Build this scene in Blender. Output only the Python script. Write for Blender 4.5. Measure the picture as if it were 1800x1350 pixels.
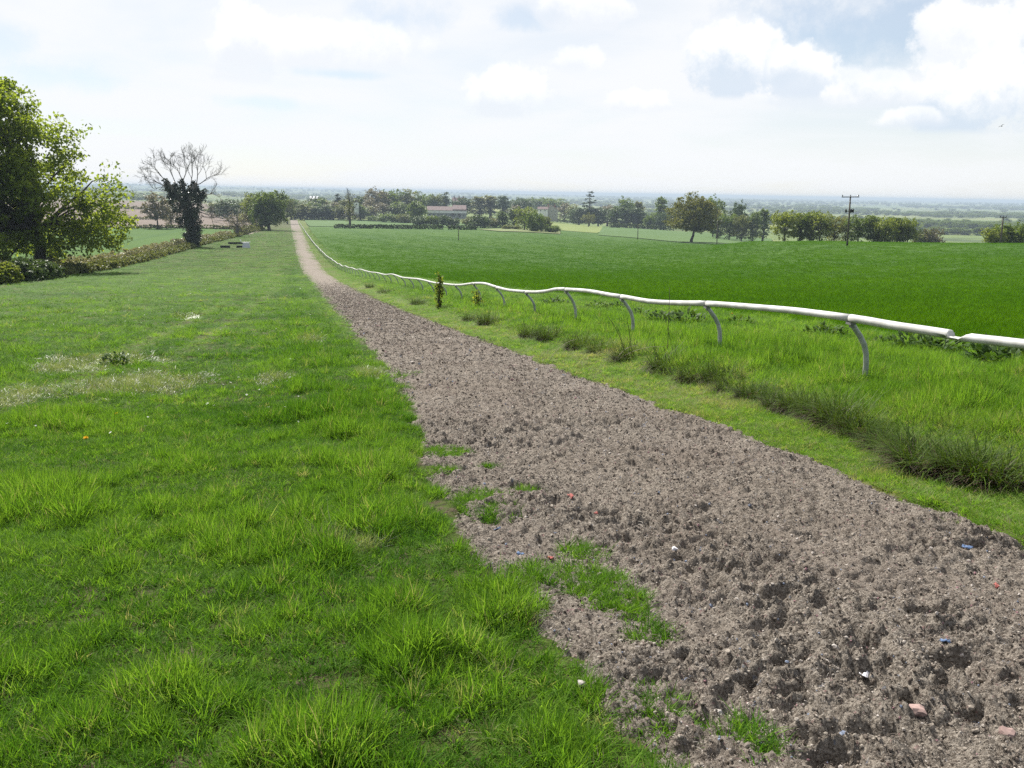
import bpy, bmesh, math, random
import numpy as np
from mathutils import Vector, Matrix, Euler

scene = bpy.context.scene
for o in list(bpy.data.objects):
    bpy.data.objects.remove(o)
COL = scene.collection
rad = math.radians

# ------------------------------------------------------------------ camera
EYE = 1.6
PITCH, YAW, ROLL = 11.9, 13.55, 1.0          # X across the track, Y along it, Z up
FPX = 1600.0
fw = Vector((math.sin(rad(YAW))*math.cos(rad(PITCH)), math.cos(rad(YAW))*math.cos(rad(PITCH)), -math.sin(rad(PITCH))))
rt = Vector((math.cos(rad(YAW)), -math.sin(rad(YAW)), 0))
up = rt.cross(fw)
rt2 = rt*math.cos(rad(ROLL)) + up*math.sin(rad(ROLL))
up2 = -rt*math.sin(rad(ROLL)) + up*math.cos(rad(ROLL))
cd = bpy.data.cameras.new('camera')
cam = bpy.data.objects.new('camera', cd)
COL.objects.link(cam)
M = Matrix((rt2, up2, -fw)).transposed().to_4x4()
M.translation = Vector((0, 0, EYE))
cam.matrix_world = M
cd.sensor_width = 36.0
cd.lens = FPX/1800*36
cd.clip_start, cd.clip_end = 0.05, 60000
scene.camera = cam

# ------------------------------------------------------------------ light
SUN_EL, SUN_AZ = 47.0, -16.0                  # azimuth clockwise from the track direction (+Y)
sun_dir = Vector((math.sin(rad(SUN_AZ))*math.cos(rad(SUN_EL)), math.cos(rad(SUN_AZ))*math.cos(rad(SUN_EL)), math.sin(rad(SUN_EL))))
ld = bpy.data.lights.new('sun', 'SUN')
ld.energy = 5.0
ld.angle = rad(0.53)
ld.color = (1.0, 0.955, 0.88)
lo = bpy.data.objects.new('sun', ld)
COL.objects.link(lo)
lo.rotation_euler = sun_dir.to_track_quat('Z', 'Y').to_euler()
lo.location = (0, 0, 60)

scene.view_settings.view_transform = 'Standard'
scene.view_settings.look = 'None'
scene.view_settings.gamma = 1.0
scene.view_settings.exposure = 0.95
scene.view_settings.use_curve_mapping = False
scene.render.engine = 'CYCLES'
cy = scene.cycles
cy.max_bounces = 8
cy.diffuse_bounces = 3
cy.glossy_bounces = 2
cy.transmission_bounces = 4
cy.transparent_max_bounces = 8
cy.volume_bounces = 0
cy.use_denoising = False
cy.use_adaptive_sampling = False
cy.denoiser = 'OPENIMAGEDENOISE'
cy.denoising_input_passes = 'RGB_ALBEDO_NORMAL'
cy.denoising_prefilter = 'ACCURATE'
cy.sample_clamp_indirect = 6.0


def ray(px, py):
    d = fw + rt2*((px-900)/FPX) - up2*((py-675)/FPX)
    return d


class NT:
    """tiny helper around a node tree"""
    def __init__(self, tree):
        self.t = tree
        self.n = tree.nodes
        self.l = tree.links

    def node(self, kind, **kw):
        nd = self.n.new(kind)
        for k, v in kw.items():
            setattr(nd, k, v)
        return nd

    def set(self, sock, v):
        if hasattr(v, 'is_output'):
            self.l.new(v, sock)
        else:
            sock.default_value = v

    def math(self, op, a, b=0.0, c=0.0, clamp=False):
        nd = self.node('ShaderNodeMath', operation=op, use_clamp=clamp)
        for s, v in zip(nd.inputs, (a, b, c)):
            self.set(s, v)
        return nd.outputs[0]

    def mix(self, f, a, b, blend='MIX'):
        nd = self.node('ShaderNodeMix', data_type='RGBA', blend_type=blend)
        nd.clamp_factor = True
        self.set(nd.inputs[0], f)
        for s, v in ((nd.inputs[6], a), (nd.inputs[7], b)):
            if not hasattr(v, 'is_output') and len(v) == 3:
                v = (*v, 1)
            self.set(s, v)
        return nd.outputs[2]

    def step(self, x, a, b):
        nd = self.node('ShaderNodeMapRange', interpolation_type='SMOOTHSTEP')
        self.set(nd.inputs[0], x)
        self.set(nd.inputs[1], a)
        self.set(nd.inputs[2], b)
        return nd.outputs[0]

    def noise(self, vec, scale, detail=4, rough=0.55, dist=0.0):
        nd = self.node('ShaderNodeTexNoise')
        if vec is not None:
            self.l.new(vec, nd.inputs['Vector'])
        nd.inputs['Scale'].default_value = scale
        nd.inputs['Detail'].default_value = detail
        nd.inputs['Roughness'].default_value = rough
        nd.inputs['Distortion'].default_value = dist
        return nd.outputs['Fac']


# ------------------------------------------------------------------ sky
world = bpy.data.worlds.new('World')
scene.world = world
world.use_nodes = True
world.node_tree.nodes.clear()
W = NT(world.node_tree)
sky = W.node('ShaderNodeTexSky', sky_type='NISHITA')
sky.sun_disc = False
sky.sun_elevation = rad(SUN_EL)
sky.sun_rotation = rad(SUN_AZ)
sky.dust_density = 0.2
sky.ozone_density = 2.5
sky.altitude = 50
tc = W.node('ShaderNodeTexCoord')
D = tc.outputs['Generated']
sx = W.node('ShaderNodeSeparateXYZ')
W.l.new(D, sx.inputs[0])
az = W.math('ARCTAN2', sx.outputs[0], sx.outputs[1])
el = W.math('ARCSINE', sx.outputs[2])
cmb = W.node('ShaderNodeCombineXYZ')
zz = W.math('ADD', W.math('MAXIMUM', sx.outputs[2], 0.0), 0.14)
W.l.new(W.math('DIVIDE', sx.outputs[0], zz), cmb.inputs[0])
W.l.new(W.math('DIVIDE', sx.outputs[1], zz), cmb.inputs[1])
flat = cmb.outputs[0]
WHITE = 9.6
veil_n = W.noise(flat, 0.9, 5, 0.55, 0.3)
veil = W.step(veil_n, 0.25, 0.62)
# the thin cloud veil, thinner away from the sun
veil = W.math('MULTIPLY', veil, 0.30)
veil = W.math('ADD', veil, 0.68)
vd_ = W.node('ShaderNodeVectorMath', operation='DOT_PRODUCT')
W.l.new(D, vd_.inputs[0])
vd_.inputs[1].default_value = sun_dir
# thin cloud shines by light scattered forward: bright round the sun, thin on the far side of the sky
veil = W.math('MULTIPLY', veil, W.math('ADD', 0.30, W.math('MULTIPLY', 0.70, W.step(vd_.outputs['Value'], -0.35, 0.62))))
col = W.mix(veil, sky.outputs[0], (9.15, 9.3, 9.55))
n1 = W.noise(D, 13.0, 7, 0.6)
n2 = W.noise(D, 34.0, 6, 0.65)
nn = W.math('ADD', W.math('MULTIPLY', W.math('SUBTRACT', n1, 0.5), 2.6), W.math('MULTIPLY', W.math('SUBTRACT', n2, 0.5), 1.5))


def azel(px, py):
    d = ray(px, py).normalized()
    return math.atan2(d.x, d.y), math.asin(d.z)


def cloud(col, px, py, rx, ry, strength=1.0, grey=0.6, base=None, clear=False, soft=0.30, side=0.0):
    a0, e0 = azel(px, py)
    a, b = rx/FPX, ry/FPX
    da = W.math('DIVIDE', W.math('SUBTRACT', az, a0), a)
    de = W.math('DIVIDE', W.math('SUBTRACT', el, e0), b)
    r2 = W.math('SQRT', W.math('ADD', W.math('MULTIPLY', da, da), W.math('MULTIPLY', de, de)))
    q = W.math('ADD', r2, W.math('MULTIPLY', nn, 0.75))
    m = W.step(q, 1.0 + soft*0.15, 1.0 - soft)
    if base is not None:
        eb = azel(px, base)[1]
        m = W.math('MULTIPLY', m, W.step(W.math('ADD', el, W.math('MULTIPLY', nn, 0.003)), eb-0.002, eb+0.007))
    m = W.math('MULTIPLY', m, strength, clamp=True)
    if clear:
        return W.mix(m, col, sky.outputs[0])
    sh = W.math('ADD', de, W.math('ADD', W.math('MULTIPLY', nn, 0.9), W.math('MULTIPLY', da, side)))
    sh = W.step(sh, -0.55, 0.35)
    c = W.mix(sh, (8.6-3.0*grey, 8.9-2.0*grey, 9.4-1.0*grey), (10.6, 10.5, 10.4))
    return W.mix(m, col, c)


col = cloud(col, 1560, 45, 260, 120, 0.6, clear=True, soft=0.9)
col = cloud(col, 690, 30, 130, 40, 0.35, clear=True, soft=0.9)
col = cloud(col, 920, 32, 80, 26, 0.4, clear=True, soft=0.9)
col = cloud(col, 90, 140, 120, 25, 0.35, clear=True, soft=0.9)
col = cloud(col, 10, 75, 40, 40, 0.35, clear=True, soft=0.9)
col = cloud(col, 470, 180, 90, 14, 0.4, clear=True, soft=0.9)
col = cloud(col, 600, 130, 110, 12, 0.4, clear=True, soft=0.9)
col = cloud(col, 570, 75, 190, 55, 0.55, 0.05, base=128)
col = cloud(col, 430, 85, 70, 70, 0.5, 0.08, base=150)
col = cloud(col, 885, 160, 100, 58, 0.65, 0.16, base=212)
col = cloud(col, 1125, 178, 70, 28, 0.55, 0.1, base=200)
col = cloud(col, 1020, 108, 60, 28, 0.45, 0.05, base=128)
col = cloud(col, 1030, 20, 90, 40, 0.6, 0.0, base=60)
col = cloud(col, 1500, 160, 190, 38, 0.55, 0.2, base=195)
col = cloud(col, 1740, 130, 120, 120, 0.75, 0.75, base=236, side=-0.35)
col = cloud(col, 1690, 60, 70, 60, 0.7, 0.1)
col = cloud(col, 1290, 112, 78, 66, 0.85, 0.62, base=177)
col = cloud(col, 1410, 130, 58, 44, 0.85, 0.45, base=177)
col = cloud(col, 1590, 212, 60, 22, 0.6, 0.3, base=230)
bg = W.node('ShaderNodeBackground')
W.l.new(col, bg.inputs[0])
bg.inputs[1].default_value = 0.055
wo = W.node('ShaderNodeOutputWorld')
W.l.new(bg.outputs[0], wo.inputs[0])


# ------------------------------------------------------------------ helpers
def hash2(ix, iy, seed):
    h = (ix.astype(np.int64)*374761393 + iy.astype(np.int64)*668265263 + seed*974634777) & 0x7fffffff
    h = ((h ^ (h >> 13))*1274126177) & 0x7fffffff
    h = h ^ (h >> 16)
    return (h & 0xffff)/65535.0


def vnoise(x, y, seed=0):
    x = np.asarray(x, float)
    y = np.asarray(y, float)
    ix = np.floor(x)
    iy = np.floor(y)
    fx = x-ix
    fy = y-iy
    ux = fx*fx*fx*(fx*(fx*6-15)+10)
    uy = fy*fy*fy*(fy*(fy*6-15)+10)
    a = hash2(ix, iy, seed)
    b = hash2(ix+1, iy, seed)
    c = hash2(ix, iy+1, seed)
    d = hash2(ix+1, iy+1, seed)
    return (a*(1-ux)+b*ux)*(1-uy) + (c*(1-ux)+d*ux)*uy      # 0..1


def fbm(x, y, scale, octaves=4, seed=0, gain=0.5):
    s = 0.0
    amp = 1.0
    tot = 0.0
    f = 1.0/scale
    for k in range(octaves):
        c, sn = math.cos(k*1.1), math.sin(k*1.1)
        s = s + amp*vnoise((x*c-y*sn)*f+17.3*k, (x*sn+y*c)*f-9.1*k, seed+k)
        tot += amp
        amp *= gain
        f *= 2.03
    return s/tot


def sstep(x, a, b):
    t = np.clip((np.asarray(x, float)-a)/(b-a), 0, 1)
    return t*t*(3-2*t)


rng = np.random.default_rng(7)
random.seed(7)


def link(o, parent=None):
    COL.objects.link(o)
    if parent is not None:
        o.parent = parent
    return o


def tag(o, label=None, cat=None, group=None, kind=None):
    if label:
        o['label'] = label
    if cat:
        o['category'] = cat
    if group:
        o['group'] = group
    if kind:
        o['kind'] = kind
    return o


def empty(name, loc, label, cat, group=None, rz=0.0):
    o = bpy.data.objects.new(name, None)
    o.empty_display_size = 0.2
    o.location = loc
    o.rotation_euler = (0, 0, rz)
    link(o)
    return tag(o, label, cat, group)


def mesh_np(name, V, F, mats=(), mi=None, smooth=False, attrs=None):
    """V (n,3); F list of arrays each (m,k)"""
    me = bpy.data.meshes.new(name)
    V = np.asarray(V, np.float32)
    if not isinstance(F, (list, tuple)):
        F = [F]
    F = [np.asarray(f, np.int32) for f in F if len(f)]
    loops = np.concatenate([f.ravel() for f in F])
    tot = np.concatenate([np.full(len(f), f.shape[1], np.int32) for f in F])
    start = np.concatenate([[0], np.cumsum(tot)[:-1]]).astype(np.int32)
    me.vertices.add(len(V))
    me.vertices.foreach_set('co', V.ravel())
    me.loops.add(len(loops))
    me.loops.foreach_set('vertex_index', loops)
    me.polygons.add(len(tot))
    me.polygons.foreach_set('loop_start', start)
    me.polygons.foreach_set('loop_total', tot)
    for m in mats:
        me.materials.append(m)
    if mi is not None:
        me.polygons.foreach_set('material_index', np.asarray(mi, np.int32))
    me.polygons.foreach_set('use_smooth', np.full(len(tot), smooth, bool))
    for k, (dom, val) in (attrs or {}).items():
        a = me.attributes.new(k, 'FLOAT', dom)
        a.data.foreach_set('value', np.asarray(val, np.float32))
    me.update(calc_edges=True)
    return me


def obj(name, me, parent=None):
    return link(bpy.data.objects.new(name, me), parent)


class MB:
    """collects tubes, boxes and loose polygons into one mesh"""
    def __init__(self):
        self.V = []
        self.F = {}
        self.n = 0

    def add(self, V, F):
        V = np.asarray(V, float)
        F = np.asarray(F, int)
        self.V.append(V)
        self.F.setdefault(F.shape[1], []).append(F+self.n)
        self.n += len(V)

    def tube(self, P, R, sides=6, caps=True):
        P = np.asarray(P, float)
        R = np.broadcast_to(np.asarray(R, float), (len(P),))
        T = np.gradient(P, axis=0)
        T /= np.linalg.norm(T, axis=1)[:, None]+1e-9
        ref = np.array([0, 0, 1.0]) if abs(T[0][2]) < 0.9 else np.array([1.0, 0, 0])
        V = []
        u = np.cross(T[0], ref)
        u /= np.linalg.norm(u)
        an = np.arange(sides)*2*np.pi/sides
        for p, t, r in zip(P, T, R):
            u = u-t*np.dot(u, t)
            u /= np.linalg.norm(u)+1e-9
            v = np.cross(t, u)
            V.append(p+r*(np.cos(an)[:, None]*u+np.sin(an)[:, None]*v))
        V = np.concatenate(V)
        n = len(P)
        i = np.arange(n-1)[:, None]*sides
        j = np.arange(sides)[None]
        k = (np.arange(sides)+1)[None] % sides
        F = np.stack([i+j, i+k, i+k+sides, i+j+sides], -1).reshape(-1, 4)
        b = self.n
        self.add(V, F)
        if caps:
            self.F.setdefault(sides, []).append(np.array([[b+s for s in range(sides)][::-1]]))
            self.F.setdefault(sides, []).append(np.array([[b+(n-1)*sides+s for s in range(sides)]]))

    def box(self, c, s, rz=0.0):
        c = np.asarray(c, float)
        h = np.asarray(s, float)/2
        q = np.array([[x, y, z] for z in (-1, 1) for y in (-1, 1) for x in (-1, 1)])*h
        cr, sr = math.cos(rz), math.sin(rz)
        q = np.stack([q[:, 0]*cr-q[:, 1]*sr, q[:, 0]*sr+q[:, 1]*cr, q[:, 2]], 1)+c
        self.add(q, [[0, 2, 3, 1], [4, 5, 7, 6], [0, 1, 5, 4], [2, 6, 7, 3], [0, 4, 6, 2], [1, 3, 7, 5]])

    def mesh(self, name, mats, smooth=False):
        return mesh_np(name, np.concatenate(self.V), [np.concatenate(f) for f in self.F.values()], mats, smooth=smooth)


# ------------------------------------------------------------------ materials
MATS = {}


def new_mat(name):
    m = bpy.data.materials.new(name)
    m.use_nodes = True
    m.node_tree.nodes.clear()
    return m, NT(m.node_tree)


def principled(name, color, rough=0.7, spec=0.3, var=0.0, scale=5.0, color2=None, bump=0.0, bscale=40.0, metallic=0.0):
    m, t = new_mat(name)
    b = t.node('ShaderNodeBsdfPrincipled')
    b.inputs['Roughness'].default_value = rough
    b.inputs['Specular IOR Level'].default_value = spec
    b.inputs['Metallic'].default_value = metallic
    if color2 is not None:
        tcn = t.node('ShaderNodeTexCoord')
        n = t.noise(tcn.outputs['Object'], scale, 5, 0.6)
        c = t.mix(t.step(n, 0.35, 0.65), color, color2)
        t.l.new(c, b.inputs['Base Color'])
    else:
        b.inputs['Base Color'].default_value = (*color, 1)
    if bump:
        tcn = t.node('ShaderNodeTexCoord')
        n = t.noise(tcn.outputs['Object'], bscale, 5, 0.6)
        bp = t.node('ShaderNodeBump')
        bp.inputs['Strength'].default_value = bump
        bp.inputs['Distance'].default_value = 0.02
        t.l.new(n, bp.inputs['Height'])
        t.l.new(bp.outputs[0], b.inputs['Normal'])
    o = t.node('ShaderNodeOutputMaterial')
    t.l.new(b.outputs[0], o.inputs[0])
    return m


def leafy(name, dark, light, trans=0.4, rough=0.45, attr='tint', instancer=False, straw=None, spec=0.35, tcol=(1.25, 1.15, 0.7)):
    """leaf or blade: gloss on top, light glowing through"""
    m, t = new_mat(name)
    a = t.node('ShaderNodeAttribute', attribute_name=attr, attribute_type='INSTANCER' if instancer else 'GEOMETRY')
    oi = t.node('ShaderNodeObjectInfo')
    f = a.outputs['Fac']
    if not instancer:
        f = t.math('ADD', f, t.math('MULTIPLY', t.math('SUBTRACT', oi.outputs['Random'], 0.5), 0.35))
    c = t.mix(f, dark, light)
    if straw is not None:
        c = t.mix(t.step(f, 1.05, 1.5), c, straw)
    b = t.node('ShaderNodeBsdfPrincipled')
    t.l.new(c, b.inputs['Base Color'])
    b.inputs['Roughness'].default_value = rough
    b.inputs['Specular IOR Level'].default_value = spec
    tr = t.node('ShaderNodeBsdfTranslucent')
    t.l.new(t.mix(1.0, c, tcol, 'MULTIPLY'), tr.inputs[0])
    mx = t.node('ShaderNodeMixShader')
    mx.inputs[0].default_value = trans
    t.l.new(b.outputs[0], mx.inputs[1])
    t.l.new(tr.outputs[0], mx.inputs[2])
    o = t.node('ShaderNodeOutputMaterial')
    t.l.new(mx.outputs[0], o.inputs[0])
    return m


M_grass = leafy('grass_blade', (0.048, 0.130, 0.012), (0.160, 0.290, 0.036), 0.52, 0.6, spec=0.05, instancer=True, straw=(0.27, 0.27, 0.15), tcol=(1.22, 1.2, 0.55))
M_gloss = leafy('grass_blade_glossy', (0.080, 0.135, 0.032), (0.185, 0.255, 0.072), 0.38, 0.45, spec=0.6, instancer=True, straw=(0.27, 0.29, 0.20), tcol=(1.2, 1.2, 0.5))  # paler, greyer colours paint in part of the sheen on flattened blades
M_wheat = leafy('wheat_blade', (0.042, 0.118, 0.004), (0.076, 0.170, 0.007), 0.52, 0.8, instancer=True, spec=0.0, tcol=(1.2, 1.2, 0.6))
M_bark = principled('bark', (0.075, 0.062, 0.050), 0.9, 0.1, color2=(0.14, 0.12, 0.10), scale=1.3, bump=0.6, bscale=3)
M_barkd = principled('bark_dark', (0.05, 0.042, 0.036), 0.9, 0.1)
M_barkg = principled('bark_grey', (0.15, 0.13, 0.115), 0.9, 0.1, color2=(0.09, 0.08, 0.07), scale=0.8)
LEAF = {
    'maple': leafy('leaf_maple', (0.105, 0.165, 0.014), (0.220, 0.290, 0.032), 0.64, spec=0.15),
    'oak': leafy('leaf_oak', (0.098, 0.113, 0.021), (0.201, 0.213, 0.046), 0.45, spec=0.2),
    'green': leafy('leaf_green', (0.072, 0.124, 0.021), (0.143, 0.202, 0.039), 0.45, spec=0.2),
    'bright': leafy('leaf_bright', (0.109, 0.161, 0.023), (0.218, 0.265, 0.052), 0.48, spec=0.2),
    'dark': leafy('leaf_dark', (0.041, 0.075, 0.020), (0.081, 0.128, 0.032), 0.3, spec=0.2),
    'ivy': leafy('leaf_ivy', (0.010, 0.022, 0.008), (0.028, 0.048, 0.014), 0.15, 0.35),
    'conifer': leafy('leaf_conifer', (0.016, 0.036, 0.018), (0.034, 0.060, 0.026), 0.12, 0.6),
    'pale': leafy('leaf_pale', (0.115, 0.138, 0.052), (0.218, 0.236, 0.098), 0.38),
    'brown': leafy('leaf_brown', (0.112, 0.104, 0.060), (0.195, 0.175, 0.100), 0.30),
    'hedge': leafy('leaf_hedge', (0.075, 0.105, 0.025), (0.170, 0.190, 0.060), 0.40, spec=0.15),
    'sapling': leafy('leaf_sapling', (0.105, 0.155, 0.022), (0.220, 0.265, 0.048), 0.60, spec=0.1),
    'dead': leafy('leaf_dead', (0.150, 0.155, 0.070), (0.300, 0.295, 0.160), 0.30),
}


def ground_mat(name, cols, scales, bump=0.5, bscale=30.0, rough=0.95, bdist=0.03, stripes=None):
    """cols: base + list of (colour, noise scale, lo, hi)"""
    m, t = new_mat(name)
    geo = t.node('ShaderNodeNewGeometry')
    P = geo.outputs['Position']
    c = None
    base = (*cols[0], 1)
    for k, (cc, sc, lo_, hi_) in enumerate(scales):
        n = t.noise(P, sc, 5, 0.62)
        c = t.mix(t.step(n, lo_, hi_), base if c is None else c, cc)
    if stripes:
        sep = t.node('ShaderNodeSeparateXYZ')
        t.l.new(P, sep.inputs[0])
        period, colr, amt = stripes
        wob = t.math('MULTIPLY', t.noise(P, 0.02, 2), 6.0)
        s = t.math('SINE', t.math('MULTIPLY', t.math('ADD', sep.outputs[0], wob), 2*math.pi/period))
        c = t.mix(t.math('MULTIPLY', t.step(s, 0.8, 1.0), amt), c, colr)
    b = t.node('ShaderNodeBsdfPrincipled')
    t.l.new(c, b.inputs['Base Color'])
    b.inputs['Roughness'].default_value = rough
    b.inputs['Specular IOR Level'].default_value = 0.15
    if bump:
        n = t.noise(P, bscale, 6, 0.65)
        bp = t.node('ShaderNodeBump')
        bp.inputs['Strength'].default_value = bump
        bp.inputs['Distance'].default_value = bdist
        t.l.new(n, bp.inputs['Height'])
        t.l.new(bp.outputs[0], b.inputs['Normal'])
    o = t.node('ShaderNodeOutputMaterial')
    t.l.new(b.outputs[0], o.inputs[0])
    return m


M_meadow = ground_mat('meadow_turf', [(0.045, 0.070, 0.010)], [((0.062, 0.085, 0.014), 0.25, 0.4, 0.62), ((0.032, 0.044, 0.010), 1.1, 0.5, 0.7), ((0.085, 0.070, 0.040), 6.0, 0.48, 0.62), ((0.035, 0.030, 0.016), 14.0, 0.52, 0.66)], 0.9, 12, bdist=0.12)
M_verge = ground_mat('verge_turf', [(0.070, 0.105, 0.015)], [((0.11, 0.115, 0.03), 0.8, 0.45, 0.65), ((0.04, 0.07, 0.010), 2.1, 0.52, 0.7)], 0.9, 14, bdist=0.10)
M_wheatg = ground_mat('wheat_crop', [(0.035, 0.084, 0.006)], [((0.043, 0.096, 0.007), 0.04, 0.4, 0.6), ((0.029, 0.072, 0.005), 0.5, 0.5, 0.7)], 0.8, 6, bdist=0.12, stripes=(24.0, (0.024, 0.070, 0.007, 1), 0.5))
M_plough = ground_mat('ploughed_soil', [(0.135, 0.104, 0.084)], [((0.112, 0.088, 0.072), 0.03, 0.4, 0.6), ((0.160, 0.126, 0.102), 0.3, 0.5, 0.7)], 0.5, 2)
M_farm = ground_mat('plain_fields', [(0.10, 0.14, 0.04)], [((0.15, 0.17, 0.06), 0.0022, 0.47, 0.53), ((0.05, 0.075, 0.025), 0.006, 0.52, 0.58), ((0.22, 0.19, 0.11), 0.0037, 0.60, 0.66)], 0.2, 0.5)
M_pasture = ground_mat('pasture', [(0.12, 0.16, 0.04)], [((0.15, 0.18, 0.055), 0.05, 0.4, 0.6)], 0.3, 4)
M_field2 = ground_mat('young_crop', [(0.055, 0.105, 0.025)], [((0.065, 0.115, 0.03), 0.02, 0.4, 0.6)], 0.3, 4)
M_lane = ground_mat('pale_lane', [(0.42, 0.38, 0.32)], [((0.34, 0.30, 0.25), 0.3, 0.4, 0.6)], 0.3, 8)

# riding surface of shredded fibre and sand
M_track, t = new_mat('track_surface')
geo = t.node('ShaderNodeNewGeometry')
P = geo.outputs['Position']
c = t.mix(t.step(t.noise(P, 70, 4, 0.7), 0.36, 0.66), (0.078, 0.065, 0.053, 1), (0.290, 0.256, 0.216, 1))
c = t.mix(t.math('MULTIPLY', t.step(t.noise(P, 1.1, 4, 0.6), 0.45, 0.72), 0.5), c, (0.180, 0.150, 0.128, 1))
c = t.mix(t.math('MULTIPLY', t.step(t.noise(P, 0.45, 3, 0.6), 0.42, 0.66), 0.38), c, (0.135, 0.110, 0.088, 1))
c = t.mix(t.math('MULTIPLY', t.step(t.noise(P, 160, 2, 0.6), 0.62, 0.72), 0.6), c, (0.48, 0.45, 0.42, 1))
c = t.mix(t.math('MULTIPLY', t.step(t.noise(P, 37, 2, 0.5), 0.66, 0.74), 0.5), c, (0.27, 0.15, 0.15, 1))
c = t.mix(t.math('MULTIPLY', t.step(t.noise(P, 29, 2, 0.5), 0.69, 0.76), 0.5), c, (0.16, 0.19, 0.25, 1))
b = t.node('ShaderNodeBsdfPrincipled')
t.l.new(c, b.inputs['Base Color'])
b.inputs['Roughness'].default_value = 0.95
b.inputs['Specular IOR Level'].default_value = 0.1
bp = t.node('ShaderNodeBump')
bp.inputs['Strength'].default_value = 1.0
bp.inputs['Distance'].default_value = 0.02
t.l.new(t.noise(P, 55, 6, 0.7), bp.inputs['Height'])
bp2 = t.node('ShaderNodeBump')
bp2.inputs['Strength'].default_value = 0.8
bp2.inputs['Distance'].default_value = 0.06
t.l.new(t.noise(P, 9, 5, 0.65), bp2.inputs['Height'])
t.l.new(bp2.outputs[0], bp.inputs['Normal'])
t.l.new(bp.outputs[0], b.inputs['Normal'])
o = t.node('ShaderNodeOutputMaterial')
t.l.new(b.outputs[0], o.inputs[0])

# ------------------------------------------------------------------ terrain
PY = np.array([-400, -60, -10, 0, 10, 23.5, 33.7, 52, 84, 131, 216, 304, 500, 720, 1000, 1500, 3000, 6000, 40000.])
PZ = np.array([6, 4.0, 0.72, -0.06, -.87, -2.03, -2.87, -4.3, -6.6, -9.5, -12.3, -14.4, -18.8, -24, -30, -37, -46, -50, -52])
AZ = np.radians([-180, -40, -15, -7, -2, 0, 13, 20, 25, 28.5, 32, 45, 70, 180])
RR = np.array([0, 60, 165, 200, 240, 290, 400, 600, 900, 1400, 2500, 40000])
DZ = np.array([
    [0, 0, 0, 0, 0, 0, 0, 3, 12, 18, 16, 0],
    [0, 0, 0, 0, 0, 0, 0, 3, 12, 18, 16, 0],
    [0, 0, 0, 0, 0, 0, 0.5, 4, 13, 19, 16, 0],
    [0, 0, 0, 0, 0, 0, 0.5, 3, 10, 15, 14, 0],
    [0, 0, 0, 0, 0, 0, 0, 1, 5, 9, 9, 0],
    [0, 0, 0, 0, 0, 0, 0, 0, 4, 16, 10, 0],
    [0, 0, 0, 0, 0, 0, 0, 0, 4, 14, 8, 0],
    [0, 0, 0, 0, -0.2, -0.6, -1.6, -2, -1, 0, 0, 0],
    [0, 0, 0.6, 0.6, 0.2, -0.6, -2.5, -3.5, -3, -2, 0, 0],
    [0, 0, 1.6, 2.2, 2.4, 1.2, -3, -6, -5, -3, 0, 0],
    [0, 0, 2.5, 3.3, 2.9, 0.6, -4, -8, -8, -4, 0, 0],
    [0, 0, 2.8, 3.8, 2.8, -0.5, -6, -10, -10, -5, 0, 0],
    [0, 0, 1, 1, 0, 0, -6, -10, -10, -5, 0, 0],
    [0, 0, 0, 0, 0, 0, 0, 0, 0, 0, 0, 0.]])


def pchip(xs, ys):
    h = np.diff(xs)
    d = np.diff(ys)/h
    m = np.zeros(len(xs))
    for i in range(1, len(xs)-1):
        if d[i-1]*d[i] > 0:
            w1, w2 = 2*h[i]+h[i-1], h[i]+2*h[i-1]
            m[i] = (w1+w2)/(w1/d[i-1]+w2/d[i])
    m[0], m[-1] = d[0], d[-1]

    def f(x):
        x = np.clip(np.asarray(x, float), xs[0], xs[-1])
        i = np.clip(np.searchsorted(xs, x)-1, 0, len(xs)-2)
        t_ = (x-xs[i])/h[i]
        t2, t3 = t_*t_, t_*t_*t_
        return (2*t3-3*t2+1)*ys[i]+(t3-2*t2+t_)*h[i]*m[i]+(-2*t3+3*t2)*ys[i+1]+(t3-t2)*h[i]*m[i+1]
    return f


prof = pchip(PY, PZ)
_rows = [pchip(RR, row) for row in DZ]


def T(x, y):
    x = np.asarray(x, float)
    y = np.asarray(y, float)
    r = np.hypot(x, y)
    a = np.arctan2(x, y)
    i = np.clip(np.searchsorted(AZ, a)-1, 0, len(AZ)-2)
    f = (a-AZ[i])/(AZ[i+1]-AZ[i])
    f = f*f*(3-2*f)
    R_ = np.stack([q(r) for q in _rows])
    lo_ = np.take_along_axis(R_, i[None], 0)[0] if R_.ndim > 1 else R_[i]
    hi_ = np.take_along_axis(R_, i[None]+1, 0)[0] if R_.ndim > 1 else R_[i+1]
    z = prof(y) + lo_*(1-f)+hi_*f
    # far hills
    w = sstep(r, 6000, 11000)
    hill = fbm(x, y, 5200.0, 4, 31)
    amp = 34 + 26*sstep(-a, -0.25, 0.15)
    z = z + w*(amp*hill*1.25 - 6)
    w2 = sstep(r, 1800, 3200)*sstep(-a, -0.02, 0.12)*(1-sstep(r, 3400, 6500))
    z = z + w2*20*fbm(x, y, 1500.0, 3, 5)
    z = np.where(r > 60, np.minimum(z, 6+2*np.tanh((z-6)/8)), z)
    return z


def T1(x, y):
    return float(T(np.array([x]), np.array([y]))[0])


_tt = np.geomspace(1.2, 9000, 6000)


def G(px, py):
    """the point of the ground seen at a point of the picture"""
    d = ray(px, py)
    h = math.hypot(d.x, d.y)
    xs, ys, zs = _tt*d.x/h, _tt*d.y/h, EYE+_tt*d.z/h
    g = T(xs, ys)
    k = int(np.argmax(zs < g))
    return xs[k], ys[k], g[k]


def at(px, r):
    """ground point in the direction of column px at ground distance r"""
    d = ray(px, 380)
    h = math.hypot(d.x, d.y)
    x, y = r*d.x/h, r*d.y/h
    return x, y, T1(x, y)


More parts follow.
